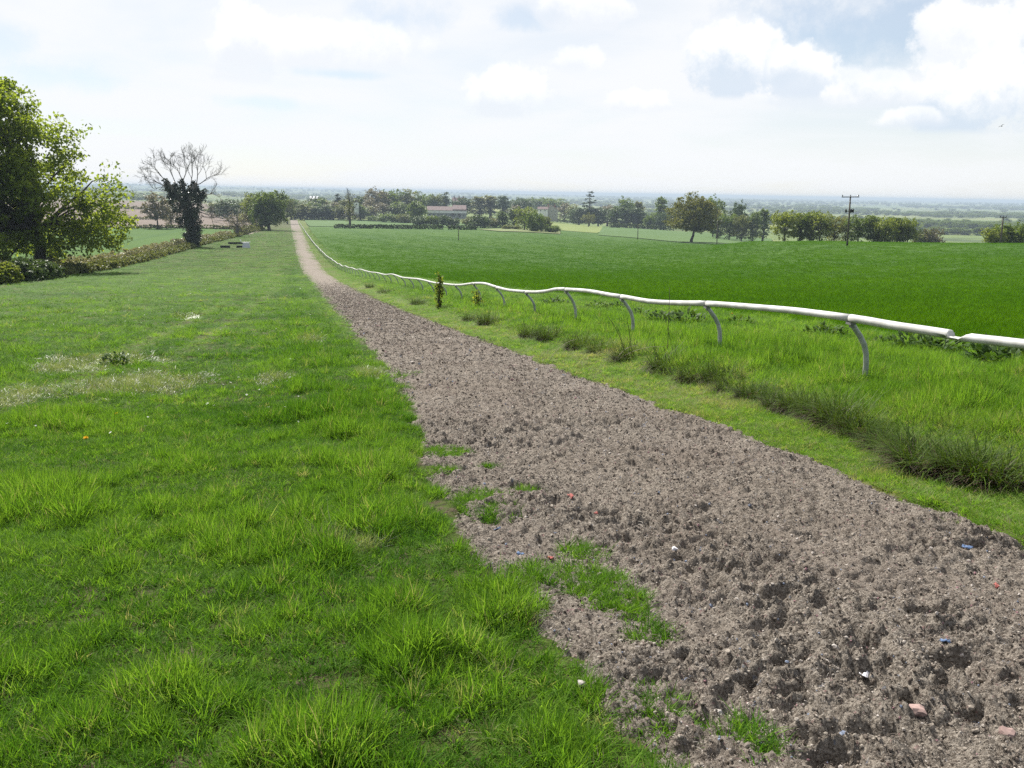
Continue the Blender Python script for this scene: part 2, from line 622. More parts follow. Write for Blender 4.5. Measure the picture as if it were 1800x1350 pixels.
def zat(px, py, r):
    d = ray(px, py)
    return EYE + r*d.z/math.hypot(d.x, d.y)


XLf = pchip(np.array([-20, 0, 2.5, 4.5, 7, 9, 11.2, 17, 62, 113, 182, 307, 618, 900.]), np.array([1.6, 1.5, 1.25, 0.98, 1.04, 1.22, 1.41, 1.46, 1.5, 1.25, 0.7, 0.1, -1.0, -2.0]))


def XL(y):
    return XLf(y)


def XR(y):
    return 4.13+0*np.asarray(y, float)


XWf = pchip(np.array([-30, 13, 23, 38, 60, 100, 140, 175, 250, 700, 900.]), np.array([12, 12.2, 13.4, 14.0, 13.2, 11.3, 9.5, 8.6, 8.0, 9.0, 9.0]))
XFf = pchip(np.array([-30, 60, 85, 160, 300, 700.]), np.array([7.2, 7.2, 6.9, 6.0, 5.4, 5.0]))
TRACK_END = 760.0

# base terrain: one sheet out to the horizon (just under the detailed strips)
ang = np.radians(np.concatenate([np.arange(-180, -40, 6), np.arange(-40, 70, 0.6), np.arange(70, 180, 6)]))
rr = np.concatenate([[0.0], np.geomspace(1.0, 19500, 210)])
A_, R_ = np.meshgrid(ang, rr)
X_, Y_ = R_*np.sin(A_), R_*np.cos(A_)
Z_ = T(X_.ravel(), Y_.ravel()).reshape(X_.shape) - 0.12 - 0.0004*np.minimum(R_, 900)
na, nr = len(ang), len(rr)
i = np.arange(nr-1)[:, None]*na
j = np.arange(na)[None]
k = (np.arange(na)+1)[None] % na
F = np.stack([i+j, i+na+j, i+na+k, i+k], -1).reshape(-1, 4)
tag(obj('ground', mesh_np('ground', np.stack([X_, Y_, Z_], -1).reshape(-1, 3), F[:, ::-1], [M_farm], smooth=True)),
    'open countryside of small fields running down to hazy hills', kind='structure')


def strip(ys, us, xa, xb, zf):
    """grid between x=xa(y) and x=xb(y)"""
    Yg, U = np.meshgrid(ys, us, indexing='ij')
    a = xa(Yg.ravel()).reshape(Yg.shape)
    b_ = xb(Yg.ravel()).reshape(Yg.shape)
    Xg = a+(b_-a)*U
    Zg = zf(Xg.ravel(), Yg.ravel(), U.ravel()).reshape(Yg.shape)
    V = np.stack([Xg, Yg, Zg], -1).reshape(-1, 3)
    n = len(us)
    i_ = np.arange(len(ys)-1)[:, None]*n
    j_ = np.arange(n-1)[None]
    F_ = np.stack([i_+j_, i_+j_+1, i_+n+j_+1, i_+n+j_], -1).reshape(-1, 4)
    return V, F_


# --- the riding track
PITS = [(1650, 1085, .16, .09), (1420, 940, .10, .05), (1280, 1010, .11, .07), (1520, 1135, .13, .07), (1680, 1180, .15, .09), (1540, 1300, .16, .10), (1170, 915, .10, .05),
        (1340, 880, .10, .04), (1750, 1160, .14, .05), (1260, 1105, .09, .04), (980, 770, .12, .04), (1010, 775, .12, .04),
        (1370, 985, .12, .06), (1350, 1080, .08, .05), (1590, 1250, .1, .05), (1710, 1270, .09, .04), (1060, 820, .12, .03), (900, 765, .2, .02), (1230, 860, .12, .03), (800, 750, .2, .03),
        (860, 1020, .2, .05), (830, 1030, .12, .04)]
PITS = [(*G(px, py)[:2], r_*.85, d_*.75) for px, py, r_, d_ in PITS]
for q in range(160):
    y_ = 2.0+60*random.random()**1.8
    x_ = random.uniform(1.5, 4.0)
    PITS.append((x_, y_, random.uniform(.04, .10), random.uniform(.010, .03)*random.random()))


def track_z(x, y, u=None, fine=True):
    z = T(x, y)
    wob = (fbm(y, 0*y, 1.1, 4, 12)-0.5)*0.35
    wob2 = (fbm(y, 0*y+50, 1.1, 4, 13)-0.5)*0.35
    z = z - 0.10*sstep(XL(y)+0.10+wob-x, 0.0, 0.35) - 0.10*sstep(x-XR(y)+0.05+wob2, 0.0, 0.35)
    z = z + 0.05*(fbm(x, y, 0.9, 3, 4)-0.5)
    if fine:
        m = 1.0-0.85*sstep(y, 10, 90)
        a = np.abs(fbm(x, y, 0.17, 4, 8, 0.6)-0.5)*2
        z = z + m*0.095*(0.35-a)*(0.10+1.8*sstep(fbm(x, y, 0.75, 3, 9), 0.25, 0.75))
        z = z + m*0.070*(fbm(x, y, 0.05, 3, 21, 0.7)-0.5)
        for (cx_, cy_, r_, d_) in PITS:
            sel = np.abs(y-cy_) < 3*r_
            if not sel.any():
                continue
            xx, yy = x[sel]-cx_, y[sel]-cy_
            q = np.sqrt((xx/(r_*1.1))**2+(yy/(r_*0.9))**2) + 1.3*(fbm(x[sel], y[sel], 0.11, 3, 40, 0.65)-0.5)
            z[sel] = z[sel] - d_*(1-sstep(q, 0.45, 1.0)) + 0.32*d_*np.exp(-((q-1.25)/0.25)**2)
    return z


e0 = lambda y: XL(y)-0.45
e1 = lambda y: XR(y)+0.45
ys1 = np.arange(1.0, 2.4, 0.03)
yy_ = [2.4]
while yy_[-1] < 11:
    yy_.append(yy_[-1]+max(0.0125, 0.0032*yy_[-1]))
ys1 = np.concatenate([ys1, yy_])
V1, F1 = strip(ys1, np.linspace(0, 1, 300), e0, e1, track_z)
yy_ = [yy_[-1]-0.05]
while yy_[-1] < TRACK_END:
    yy_.append(yy_[-1]*1.0058+0.003)
V2, F2 = strip(np.array(yy_), np.linspace(0, 1, 100), e0, e1, track_z)
tag(obj('track', mesh_np('track', np.concatenate([V1, V2]), np.concatenate([F1, F2+len(V1)]), [M_track], smooth=True)),
    'churned brown riding track of sand and shredded fibre running downhill', kind='structure')


# --- grass land either side, wheat beyond the rail
def meadow_z(x, y, u=None):
    z = T(x, y)
    d_ = np.minimum(np.hypot(x, y)/30, 1)
    z = z + 0.10*(fbm(x, y, 1.3, 3, 61)-0.5)*(0.5+d_) + 0.03*(fbm(x, y, 0.25, 3, 62)-0.5)
    wob = (fbm(x*0.5, y, 0.5, 4, 63)-0.5)*0.5
    return z - 0.16*sstep(x-XL(y)+wob, -0.12, 0.3)+0.01


def verge_z(x, y, u=None):
    z = T(x, y)
    z = z + 0.08*(fbm(x, y, 1.2, 3, 71)-0.5) + 0.03*(fbm(x, y, 0.25, 3, 72)-0.5)
    wob = (fbm(x*0.5, y, 0.5, 4, 73)-0.5)*0.5
    return z - 0.16*sstep(XR(y)-x+wob, -0.15, 0.25)+0.015 + 0.17*sstep(x, 5.2, 6.0)*(1-sstep(np.asarray(y), 60, 120))


ysg = [-14.0, -8, -4, -2, -1, 0]
while ysg[-1] < TRACK_END+20:
    ysg.append(ysg[-1]+max(0.08, 0.012*ysg[-1]))
ysg = np.array(ysg)
HEDX = pchip(np.array([-30, 60, 101, 239, 337, 460, 800.]), np.array([-30, -27.5, -26, -24, -19, -13.5, -9]))
us = 1-np.linspace(0, 1, 130)[::-1]**2.2
us = 1-(1-np.linspace(0, 1, 130))**2.4
tag(obj('meadow', mesh_np('meadow', *strip(ysg, us, lambda y: HEDX(y), lambda y: XL(y)+0.4, meadow_z), [M_meadow], smooth=True)),
    'broad strip of rough green grass left of the riding track', kind='structure')
tag(obj('verge', mesh_np('verge', *strip(ysg, np.linspace(0, 1, 90), lambda y: XR(y)-0.35, lambda y: XWf(y), verge_z), [M_verge], smooth=True)),
    'grass verge between the riding track and the wheat', kind='structure')
ysw = np.concatenate([np.arange(-14, 40, 1.0), np.arange(40, 540, 4)])
WB = pchip(np.array([-14, 60, 200, 400, 540.]), np.array([90., 190, 265, 220, 190]))
wz = lambda x, y, u: T(x, y)+0.02+0.05*(fbm(x, y, 2.0, 3, 81)-0.5)+0.0003*np.hypot(x, y)
tag(obj('wheat_field', mesh_np('wheat_field', *strip(ysw, np.linspace(0, 1, 110)**1.6, lambda y: XWf(y)-0.1, WB, wz), [M_wheatg], smooth=True)),
    'large smooth field of young green wheat beyond the white rail', kind='structure')


def sheet(name, quad, mat, label, n=40, off=0.15, noise=0.0):
    """field draped over the terrain between four ground points"""
    q = np.array([p[:2] for p in quad], float)
    u, v = np.meshgrid(np.linspace(0, 1, n), np.linspace(0, 1, n), indexing='ij')
    u, v = u[..., None], v[..., None]
    p = q[0]*(1-u)*(1-v)+q[1]*u*(1-v)+q[2]*u*v+q[3]*(1-u)*v
    p = p.reshape(-1, 2)
    z = T(p[:, 0], p[:, 1])+off
    i_ = np.arange(n-1)[:, None]*n
    j_ = np.arange(n-1)[None]
    F_ = np.stack([i_+j_, i_+j_+1, i_+n+j_+1, i_+n+j_], -1).reshape(-1, 4)
    a = q[1]-q[0]
    b_ = q[3]-q[0]
    if a[0]*b_[1]-a[1]*b_[0] > 0:
        F_ = F_[:, ::-1]
    tag(obj(name, mesh_np(name, np.c_[p, z], F_, [mat], smooth=True)), label, kind='structure')


hx = lambda y: float(HEDX(np.array([float(y)]))[0])
sheet('crop_field', [(hx(20)-1, 20), (hx(440)-1, 440), (-150, 405), (-150, 20)], M_wheatg, 'green crop field behind the left hedge', off=0.05, n=60)
sheet('ploughed_field', [(hx(446)-2, 446), (-40, 1500), (-600, 1500), (-260, 400)], M_plough, 'pinkish brown ploughed land on the left slope', n=60, off=0.3)
sheet('crop_field', [(9.5, 540), (9.5, 800), (120, 760), (165, 545)], M_field2, 'strip of green crop behind the low dark hedge', n=30, off=0.35)
sheet('pasture', [at(960, 560), at(925, 850), at(1075, 760), at(1050, 520)], M_pasture, 'pale sunlit pasture below the cream house', n=30, off=0.35)
sheet('crop_field', [at(1052, 470), at(1060, 780), at(1360, 640), at(1360, 330)], M_field2, 'bluish green crop field behind the spreading oak', n=40, off=0.40)
sheet('lane', [G(437, 413), G(452, 396), G(466, 396), G(462, 405)], M_lane, 'pale stony lane beside the left oak', n=10, off=0.12)

M_drygr = ground_mat('dry_grass', [(0.15, 0.165, 0.07)], [((0.11, 0.14, 0.05), 0.4, 0.4, 0.6)], 0.4, 4)
sheet('dry_ground', [G(838, 404), G(880, 408), G(985, 412.5), G(985, 403)], M_drygr, 'pale dry grass under the shrubs at the field corner', n=24, off=0.45)
# ------------------------------------------------------------------ grass
PROTO = {}


def tuft_mesh(name, mat, n, seed, radius=0.035, h=0.1, width=0.0042, arch=0.6, spread=0.5, segs=3):
    r = np.random.default_rng(seed)
    V, F3, F4 = [], [], []
    for q in range(n):
        a = r.uniform(0, 2*np.pi)
        rad_ = radius*math.sqrt(r.uniform())
        base = np.array([rad_*math.cos(a), rad_*math.sin(a), -0.01])
        d = a+r.normal(0, 0.9)
        dirv = np.array([math.cos(d), math.sin(d), 0])
        side = np.array([-dirv[1], dirv[0], 0])
        tw = r.normal(0, 0.5)
        side = side*math.cos(tw)+dirv*math.sin(tw)
        L = h*r.uniform(0.55, 1.15)
        lean = abs(r.normal(spread*0.6, spread*0.45))
        bend = arch*r.uniform(0.3, 1.3)
        w = width*r.uniform(0.7, 1.3)
        p = base.copy()
        th = lean*0.4
        i0 = len(V)
        for s_ in range(segs+1):
            wk = w*(1-(s_/segs)**1.8*0.98)
            if s_ < segs:
                V.append(p-side*wk/2)
                V.append(p+side*wk/2)
            else:
                V.append(p.copy())
            th += (bend+lean*0.3)/segs
            p = p+(L/segs)*(dirv*math.sin(th)+np.array([0, 0, math.cos(th)]))
        for s_ in range(segs-1):
            F4.append([i0+2*s_, i0+2*s_+1, i0+2*s_+3, i0+2*s_+2])
        F3.append([i0+2*segs-2, i0+2*segs-1, i0+2*segs])
    return mesh_np(name, np.array(V), [np.array(F4), np.array(F3)], [mat], smooth=True)


def proto_collection(key, meshes):
    c_ = bpy.data.collections.new(key)
    for me in meshes:
        c_.objects.link(bpy.data.objects.new(me.name, me))
    PROTO[key] = c_


proto_collection('turf', [tuft_mesh('turf_%02d' % k, M_grass, 16, 100+k, arch=0.9, spread=0.75) for k in range(8)])
proto_collection('flat', [tuft_mesh('flat_%02d' % k, M_gloss, 16, 150+k, arch=1.0, spread=0.8) for k in range(5)])
proto_collection('long', [tuft_mesh('long_%02d' % k, M_grass, 18, 200+k, arch=1.1, spread=0.5, segs=4, width=0.0038) for k in range(8)])
proto_collection('crop', [tuft_mesh('crop_%02d' % k, M_wheat, 16, 300+k, arch=0.5, spread=0.35, width=0.0036) for k in range(6)])


def scatter(name, key, P, rot, scl, tint, label, cat, kind='stuff', parent=None):
    """one object: instances of a collection's meshes on given points"""
    n = len(P)
    me = bpy.data.meshes.new(name)
    me.vertices.add(n)
    me.vertices.foreach_set('co', np.asarray(P, np.float32).ravel())
    for nm, val in (('rot', rot), ('scl', scl)):
        a = me.attributes.new(nm, 'FLOAT_VECTOR', 'POINT')
        a.data.foreach_set('vector', np.asarray(val, np.float32).ravel())
    a = me.attributes.new('tint', 'FLOAT', 'POINT')
    a.data.foreach_set('value', np.asarray(tint, np.float32))
    o_ = obj(name, me, parent)
    g = bpy.data.node_groups.new(name, 'GeometryNodeTree')
    g.interface.new_socket('Geometry', in_out='INPUT', socket_type='NodeSocketGeometry')
    g.interface.new_socket('Geometry', in_out='OUTPUT', socket_type='NodeSocketGeometry')
    N = g.nodes
    L_ = g.links
    gi, go = N.new('NodeGroupInput'), N.new('NodeGroupOutput')
    ci = N.new('GeometryNodeCollectionInfo')
    ci.inputs['Collection'].default_value = PROTO[key]
    ci.inputs['Separate Children'].default_value = True
    ci.inputs['Reset Children'].default_value = True
    ip = N.new('GeometryNodeInstanceOnPoints')
    ip.inputs['Pick Instance'].default_value = True
    for nm, sock in (('rot', 'Rotation'), ('scl', 'Scale')):
        na_ = N.new('GeometryNodeInputNamedAttribute')
        na_.data_type = 'FLOAT_VECTOR'
        na_.inputs['Name'].default_value = nm
        if sock == 'Rotation':
            e2 = N.new('FunctionNodeEulerToRotation')
            L_.new(na_.outputs[0], e2.inputs[0])
            L_.new(e2.outputs[0], ip.inputs[sock])
        else:
            L_.new(na_.outputs[0], ip.inputs[sock])
    m2p = N.new('GeometryNodeMeshToPoints')
    L_.new(gi.outputs[0], m2p.inputs[0])
    L_.new(m2p.outputs[0], ip.inputs['Points'])
    L_.new(ci.outputs[0], ip.inputs['Instance'])
    L_.new(ip.outputs[0], go.inputs[0])
    md = o_.modifiers.new('scatter', 'NODES')
    md.node_group = g
    return tag(o_, label, cat, kind=kind)


# grass tufts: as dense as the distance asks for
BARE = [(840, 885, .30), (870, 905, .22), (1025, 975, .16), (1040, 1025, .22), (940, 1012, .18), (1080, 1060, .20), (1145, 1118, .13), (1140, 1255, .18), (1310, 1312, .15),
        (785, 795, .25), (770, 830, .2), (860, 825, .08), (925, 865, .12), (780, 870, .15), (690, 660, .5), (1100, 1080, .1), (985, 1010, .12)]
BARE = [(*G(px, py)[:2], r_*1.0) for px, py, r_ in BARE]


def polar(n, r0, r1, a0, a1):
    r = r0*np.exp(rng.uniform(0, 1, n)*math.log(r1/r0))
    a = np.radians(rng.uniform(a0, a1, n))
    return r*np.sin(a), r*np.cos(a), r


def near(n, r1, a0, a1):
    r = r1*np.sqrt(rng.uniform(0.03, 1, n))
    a = np.radians(rng.uniform(a0, a1, n))
    return r*np.sin(a), r*np.cos(a), r


R0 = 11.0
DENS = 1050
n_near = int(DENS*R0*R0/2*rad(108))
n_far = int(0.37*DENS*R0*R0*rad(78)*math.log(560/R0))
xn, yn, rn = near(n_near, R0, -40, 68)
xf, yf, rf = polar(n_far, R0, 560, -24, 54)
x = np.concatenate([xn, xf])
y = np.concatenate([yn, yf])
r = np.concatenate([rn, rf])
N_ = len(x)
size = np.maximum(1.0, r/R0)*rng.uniform(0.8, 1.25, N_)
size = np.where(r > R0, size*1.2, size)
u01 = rng.uniform(0, 1, N_)
xl, xr_, xw = XL(y), XR(y), XWf(y)
edge_l = xl + (fbm(x*0.6, y, 0.45, 4, 91)-0.5)*0.85
edge_r = xr_ + (fbm(x*0.6, y, 0.45, 4, 92)-0.5)*0.45
patch = np.zeros(N_)
for (bx, by, br) in BARE:
    q = np.hypot((x-bx), (y-by)*0.8)/br
    patch = np.maximum(patch, 1-sstep(q, 0.55, 1.05))
in_meadow = (x < edge_l) & (x > HEDX(y)+0.5)
on_track = (x >= edge_l) & (x <= edge_r) & (patch > 0.2) & (u01 < patch)
in_verge = (x > edge_r) & (x < xw)
in_wheat = (x >= xw)

big = fbm(x, y, 2.6, 3, 101)
mid_ = fbm(x, y, 0.55, 3, 102)
fine_ = fbm(x, y, 0.16, 2, 103)
# heights on the meadow: a lush strip along the track, shorter to the left, trodden lines
lush = np.exp(-((x-0.25)/0.75)**2)*(1-0.35*sstep(y, 4, 2.5))
lush = np.maximum(lush, 0.85*sstep(big, 0.52, 0.66))
hm = 0.056 + 0.085*lush*sstep(mid_, 0.30, 0.62) + 0.05*sstep(mid_, 0.55, 0.72) + 0.025*(fine_-0.4)
trod = np.zeros(N_)
for xc, wd, st in ((-1.75, 0.22, 0.8), (-2.75, 0.25, 0.8), (-5.6, 0.3, 0.7), (-9.3, 0.35, 0.9), (-7.7, 0.3, 0.7), (0.95, 0.18, 0.5)):
    xx = x-(xc+0.5*np.sin(y*0.045+xc))
    trod = np.maximum(trod, st*np.exp(-(xx/wd)**2)*(sstep(y, 9, 22) if xc > -3 else sstep(y, 60, 110)))
FLAT = [(235, 680, 1.0, 1.6), (5, 700, 0.55, 1.2), (170, 640, 1.1, 1.8), (650, 660, 0.25, 0.8), (480, 670, 0.3, 0.8), (540, 600, 0.35, 1.2), (330, 560, .5, 2.0), (600, 960, .25, .3)]
flat_w = np.zeros(N_)
for px, py, ax, ay in FLAT:
    gx, gy, _ = G(px, py)
    q = np.hypot((x-gx)/ax, (y-gy)/ay)+0.9*(mid_-0.5)+0.6*(fine_-0.5)
    flat_w = np.maximum(flat_w, 1-sstep(q, 0.55, 1.0))
hm = np.where(hm > 0.07, hm*(0.55+0.85*sstep(fine_, 0.32, 0.68)), hm)
hm = hm*(1-0.80*trod)*(1-0.35*flat_w)
hm = np.where(on_track, 0.05+0.04*patch, hm)
hm = hm*(0.6+0.4*sstep(edge_l-x, 0.0, 0.3))
tint_m = 0.42 + 1.1*(big-0.5) + 0.7*(mid_-0.5) + rng.normal(0, 0.32, N_)*(1-0.6*sstep(r, 18, 80)) - 0.12*lush + 0.62*trod + 0.15*flat_w
dry = rng.uniform(0, 1, N_) < (0.035+0.06*trod+0.40*flat_w*(1-sstep(r, 14, 30)))  # straw share raised in flattened patches to paint their silvery sheen
tint_m = np.where(dry, 1.25+0.3*u01, tint_m)
fade = rng.uniform(0, 1, N_) > sstep(r, 260, 560)
thin = fade & (rng.uniform(0, 1, N_) < (1-0.30*trod)*(0.55+0.45*sstep(mid_, 0.34, 0.5)))
zm = meadow_z(x, y)
zt = track_z(x, y, None, False)


def push(sel, key, name, h, tint, zz_, label, lean=0.22, flat_=None, cat='grass', wid=1.0):
    s = np.where(sel)[0]
    P_ = np.stack([x[s], y[s], zz_[s]], 1)
    n_ = len(s)
    rot = np.stack([rng.normal(0, lean, n_)/(1+r[s]/40)+swx[s], rng.normal(0, lean, n_)/(1+r[s]/40)+swy[s], rng.uniform(0, 6.283, n_)], 1)
    if flat_ is not None:
        f_ = flat_[s]
        rot[:, 0] = np.where(rng.uniform(0, 1, n_) < f_, rng.choice([-1, 1], n_)*rng.uniform(0.9, 1.35, n_), rot[:, 0])
    xy = size[s]*wid
    sz = h[s]/0.1
    sxy = np.maximum(xy, 0.55*sz)
    sc_ = np.stack([sxy, sxy, sz], 1)
    scatter(name, key, P_, rot, sc_, tint[s], label, cat)


swx = 1.6*(fbm(x, y, 0.5, 2, 151)-0.5)/(1+r/20)
swy = 1.6*(fbm(x, y, 0.5, 2, 152)-0.5)/(1+r/20)
is_long = hm > 0.078
flatsel = (flat_w > 0.35) & (r < 40)
push(in_meadow & flatsel, 'flat', 'flattened_grass', hm*1.6, tint_m, zm, 'flattened grass with painted silvery sheen in patches of the left meadow', flat_=flat_w*0.5)
push(in_meadow & thin & ~is_long & ~flatsel, 'turf', 'grass', hm, tint_m, zm, 'short meadow turf left of the riding track', flat_=flat_w*0.9)
push(in_meadow & thin & is_long & ~flatsel, 'long', 'long_grass', hm*1.15, tint_m, zm, 'lusher taller grass in a strip beside the track', flat_=flat_w*0.7)
push(on_track, 'turf', 'grass_patch', hm, tint_m*0.8, zt, 'small grass patches growing into the track edge')
# verge: short yellowish by the track, tall and rank under and beyond the rail
tall_edge = 5.5 + (fbm(x*0.3, y, 1.4, 3, 111)-0.5)*0.9
tall = sstep(x-tall_edge, -0.35, 1.1)
hv = 0.040 + 0.03*sstep(mid_, 0.5, 0.7) + tall*(0.12+0.20*sstep(mid_, 0.38, 0.68))
hv = hv*(1-0.35*tall*sstep(x, 8.0, 10.5))
far_v = sstep(r, 45, 120)
hv = hv*(1-0.3*far_v)
tint_v = 0.55+0.42*(1-tall)+0.7*(big-0.5)+0.8*(mid_-0.5)+rng.normal(0, 0.25, N_)
dryv = rng.uniform(0, 1, N_) < 0.04+0.16*(1-tall)
tint_v = np.where(dryv, 1.2+0.3*u01, tint_v)
zv = verge_z(x, y)
push(in_verge & fade & (hv <= 0.09), 'turf', 'verge_turf', hv, tint_v, zv, 'short yellowish turf along the right edge of the track')
push(in_verge & fade & (hv > 0.09), 'long', 'rank_grass', hv, tint_v, zv, 'tall rank grass growing under and behind the rail', lean=0.15)
hw = 0.20+0.05*(big-0.5)+0.03*(mid_-0.5)
huge = fbm(x, y, 22.0, 3, 131)
tint_w = 0.45+0.9*(huge-0.5)+0.5*(big-0.5)+0.5*(mid_-0.5)+rng.normal(0, 0.2, N_)
# tramlines left by the tractor
ph = np.mod(x+0.12*y+1.5*(fbm(x*0+1, y, 60.0, 2, 132)-0.5), 18.0)
tram = np.maximum(np.exp(-((ph-8.0)/0.28)**2), np.exp(-((ph-9.9)/0.28)**2))
hw = hw*(1-0.75*tram)+0.05*(huge-0.5)
tint_w = tint_w-0.5*tram
push(in_wheat & fade & (x < WB(y)-2), 'crop', 'wheat_blades', hw, tint_w, T(x, y)+0.02, 'blades of young wheat covering the field', lean=0.12, cat='wheat')


# crumbs and fibres lying on the riding surface
def crumb_mesh(name, seed):
    bm = bmesh.new()
    bmesh.ops.create_icosphere(bm, subdivisions=1, radius=0.01)
    r_ = random.Random(seed)
    for v in bm.verts:
        v.co *= r_.uniform(0.55, 1.25)
        v.co.z *= 0.75
    me = bpy.data.meshes.new(name)
    bm.to_mesh(me)
    bm.free()
    me.materials.append(M_crumb)
    return me


def fibre_mesh(name, seed):
    r_ = np.random.default_rng(seed)
    m_ = MB()
    for q in range(9):
        p = np.array([r_.normal(0, 0.014), r_.normal(0, 0.014), 0.0])
        a = r_.uniform(0, 6.28)
        e_ = r_.uniform(0, 0.7)
        pts = [p]
        for s_ in range(3):
            p = p+0.008*np.array([math.cos(a), math.sin(a), math.sin(e_)])
            a += r_.normal(0, 0.7)
            e_ -= 0.5
            pts.append(p)
        m_.tube(np.array(pts), [0.0008, 0.0011, 0.0010, 0.0006], 3, caps=False)
    return m_.mesh(name, [M_crumb])


M_crumb, t = new_mat('track_crumb')
a = t.node('ShaderNodeAttribute', attribute_name='tint', attribute_type='INSTANCER')
ramp = t.node('ShaderNodeValToRGB')
cr = ramp.color_ramp
for pos, colr in ((0.0, (0.05, 0.040, 0.030)), (0.35, (0.135, 0.112, 0.094)), (0.7, (0.275, 0.243, 0.205)), (0.9, (0.46, 0.42, 0.39)), (0.94, (0.26, 0.13, 0.13)), (0.97, (0.15, 0.19, 0.27))):
    e = cr.elements[0] if pos == 0.0 else cr.elements.new(pos)
    e.position = pos
    e.color = (*colr, 1)
cr.elements[-1].color = (0.30, 0.28, 0.28, 1)
t.l.new(a.outputs['Fac'], ramp.inputs[0])
b = t.node('ShaderNodeBsdfPrincipled')
t.l.new(ramp.outputs[0], b.inputs['Base Color'])
b.inputs['Roughness'].default_value = 0.95
b.inputs['Specular IOR Level'].default_value = 0.1
o = t.node('ShaderNodeOutputMaterial')
t.l.new(b.outputs[0], o.inputs[0])
proto_collection('crumbs', [crumb_mesh('crumb_%02d' % k, 400+k) for k in range(7)] + [fibre_mesh('fibre_%02d' % k, 500+k) for k in range(3)])
nc = 165000
yc = 2.2*np.exp(rng.uniform(0, 1, nc)*math.log(118/2.2))
xc = rng.uniform(0.5, 4.4, nc)
ok = (xc > XL(yc)-0.05+(fbm(xc*0.6, yc, 0.45, 4, 91)-0.5)*0.85) & (xc < XR(yc)+0.05+(fbm(xc*0.6, yc, 0.45, 4, 92)-0.5)*0.45)
ok &= rng.uniform(0, 1, nc) > sstep(yc, 16, 95)
xc, yc = xc[ok], yc[ok]
nc = len(xc)
sc = np.maximum(0.55, 0.55+(yc-4.7)/16)*np.exp(rng.normal(-0.25, 0.42, nc))
sc = np.minimum(sc, 3.2)
tn = np.clip(rng.beta(2.2, 2.0, nc)*0.9, 0, 1)
pick = rng.uniform(0, 1, nc)
tn = np.where(pick < 0.012, 0.945, np.where(pick < 0.024, 0.975, tn))
scatter('track_litter', 'crumbs', np.stack([xc, yc, track_z(xc, yc)+0.002*sc], 1), rng.uniform(0, 6.283, (nc, 3))*np.array([0.15, 0.15, 1]),
        np.stack([sc, sc, sc/(1+np.maximum(yc-6, 0)/12)], 1), tn, 'loose crumbs and fibre shreds strewn over the riding track', 'track litter')

# ------------------------------------------------------------------ running rail
M_rail = principled('rail_white', (0.56, 0.555, 0.55), 0.42, 0.4, color2=(0.40, 0.395, 0.37), scale=3.5)
M_post = principled('post_grey', (0.38, 0.39, 0.37), 0.55, 0.4, color2=(0.26, 0.29, 0.24), scale=6)
M_joint = principled('rail_joint', (0.20, 0.20, 0.19), 0.6, 0.3)
RAILPX = [(1800, 605), (1750, 599), (1710, 594.5), (1675, 588.5), (1625, 580.5), (1575, 573), (1525, 564), (1480, 557), (1450, 553), (1400, 546.5), (1350, 542), (1290, 537), (1240, 533.5), (1210, 533), (1170, 532), (1135, 529),
          (1100, 522.5), (1075, 519), (1040, 512.5), (1005, 509.5), (980, 508.3), (960, 512), (940, 513.6), (910, 511.8), (890, 509.4), (870, 504), (856, 499.4), (840, 498), (826, 499), (810, 501), (800, 501), (780, 499), (760, 496.4), (747, 493), (735, 490.6), (720, 489.2)]
ry_, rz_ = [-6.0, 2.0], [1.35, 0.70]
for px, py in RAILPX:
    d = ray(px, py)
    k_ = (7.2-0.28)/d.x
    ry_.append(k_*d.y)
    rz_.append(EYE+k_*d.z)
kk = ry_[-1]
for yv in np.arange(kk+4, 700, 5.5):
    ry_.append(yv)
    rz_.append(T1(float(XFf(np.array([yv]))[0]), yv)+0.92+0.07*math.sin(yv*0.61)+random.uniform(-.05, .05))
railz = pchip(np.array(ry_), np.array(rz_))
railx = lambda yv: XFf(yv)-0.28
rail = empty('running_rail', (7.2, 10.25, T1(7.2, 10.25)), 'long white plastic running rail on curved posts along the right of the track', 'rail fence')
rl = np.array(rail.location)
posts = [10.25+4.2*k_ for k_ in range(-4, 160)]
for n_, (ya, yb) in enumerate(zip(posts[:-1], posts[1:])):
    m_ = MB()
    far_ = ya > 90
    ns = 4 if far_ else (22 if ya < 8 else 12)
    yv = np.linspace(ya, yb, ns)
    if ya < 8.29 < yb:
        yv = np.sort(np.concatenate([yv, [8.10, 8.14, 8.18, 8.24, 8.30, 8.36, 8.40, 8.415, 8.43, 8.45]]))
    P_ = np.stack([railx(yv), yv, railz(yv)], 1)-rl
    b0 = m_.n
    m_.tube(P_, 0.049, 6 if far_ else 16)
    if ya < 8.29 < yb:                                  # the broken dent
        V_ = m_.V[-1]
        for q in range(len(yv)):
            dd = yv[q]-8.30
            s_ = float(sstep(-dd, 0.20, 0.06)*1.0) if dd < 0 else float(1-sstep(dd, 0.10, 0.125))
            ring = V_[q*16:(q+1)*16]
            c_ = P_[q]
            topz = 0.049*(1-1.35*s_)
            over = ring[:, 2]-c_[2]
            ring[:, 2] = c_[2]+np.minimum(over, topz + 0.012*s_*np.sin(np.arange(16)*2.1)) - 0.006*s_
            if dd > 0.10:
                ring[:, :] = c_+(ring-c_)*1.06
    obj('rail_section', m_.mesh('rail_section', [M_rail], True), rail)
    if not far_ and n_ % 2 == 0:
        m_ = MB()
        yv = np.array([yb-0.012, yb+0.012])
        m_.tube(np.stack([railx(yv), yv, railz(yv)], 1)-rl, 0.0525, 16)
        obj('joint_ring', m_.mesh('joint_ring', [M_joint], True), rail)
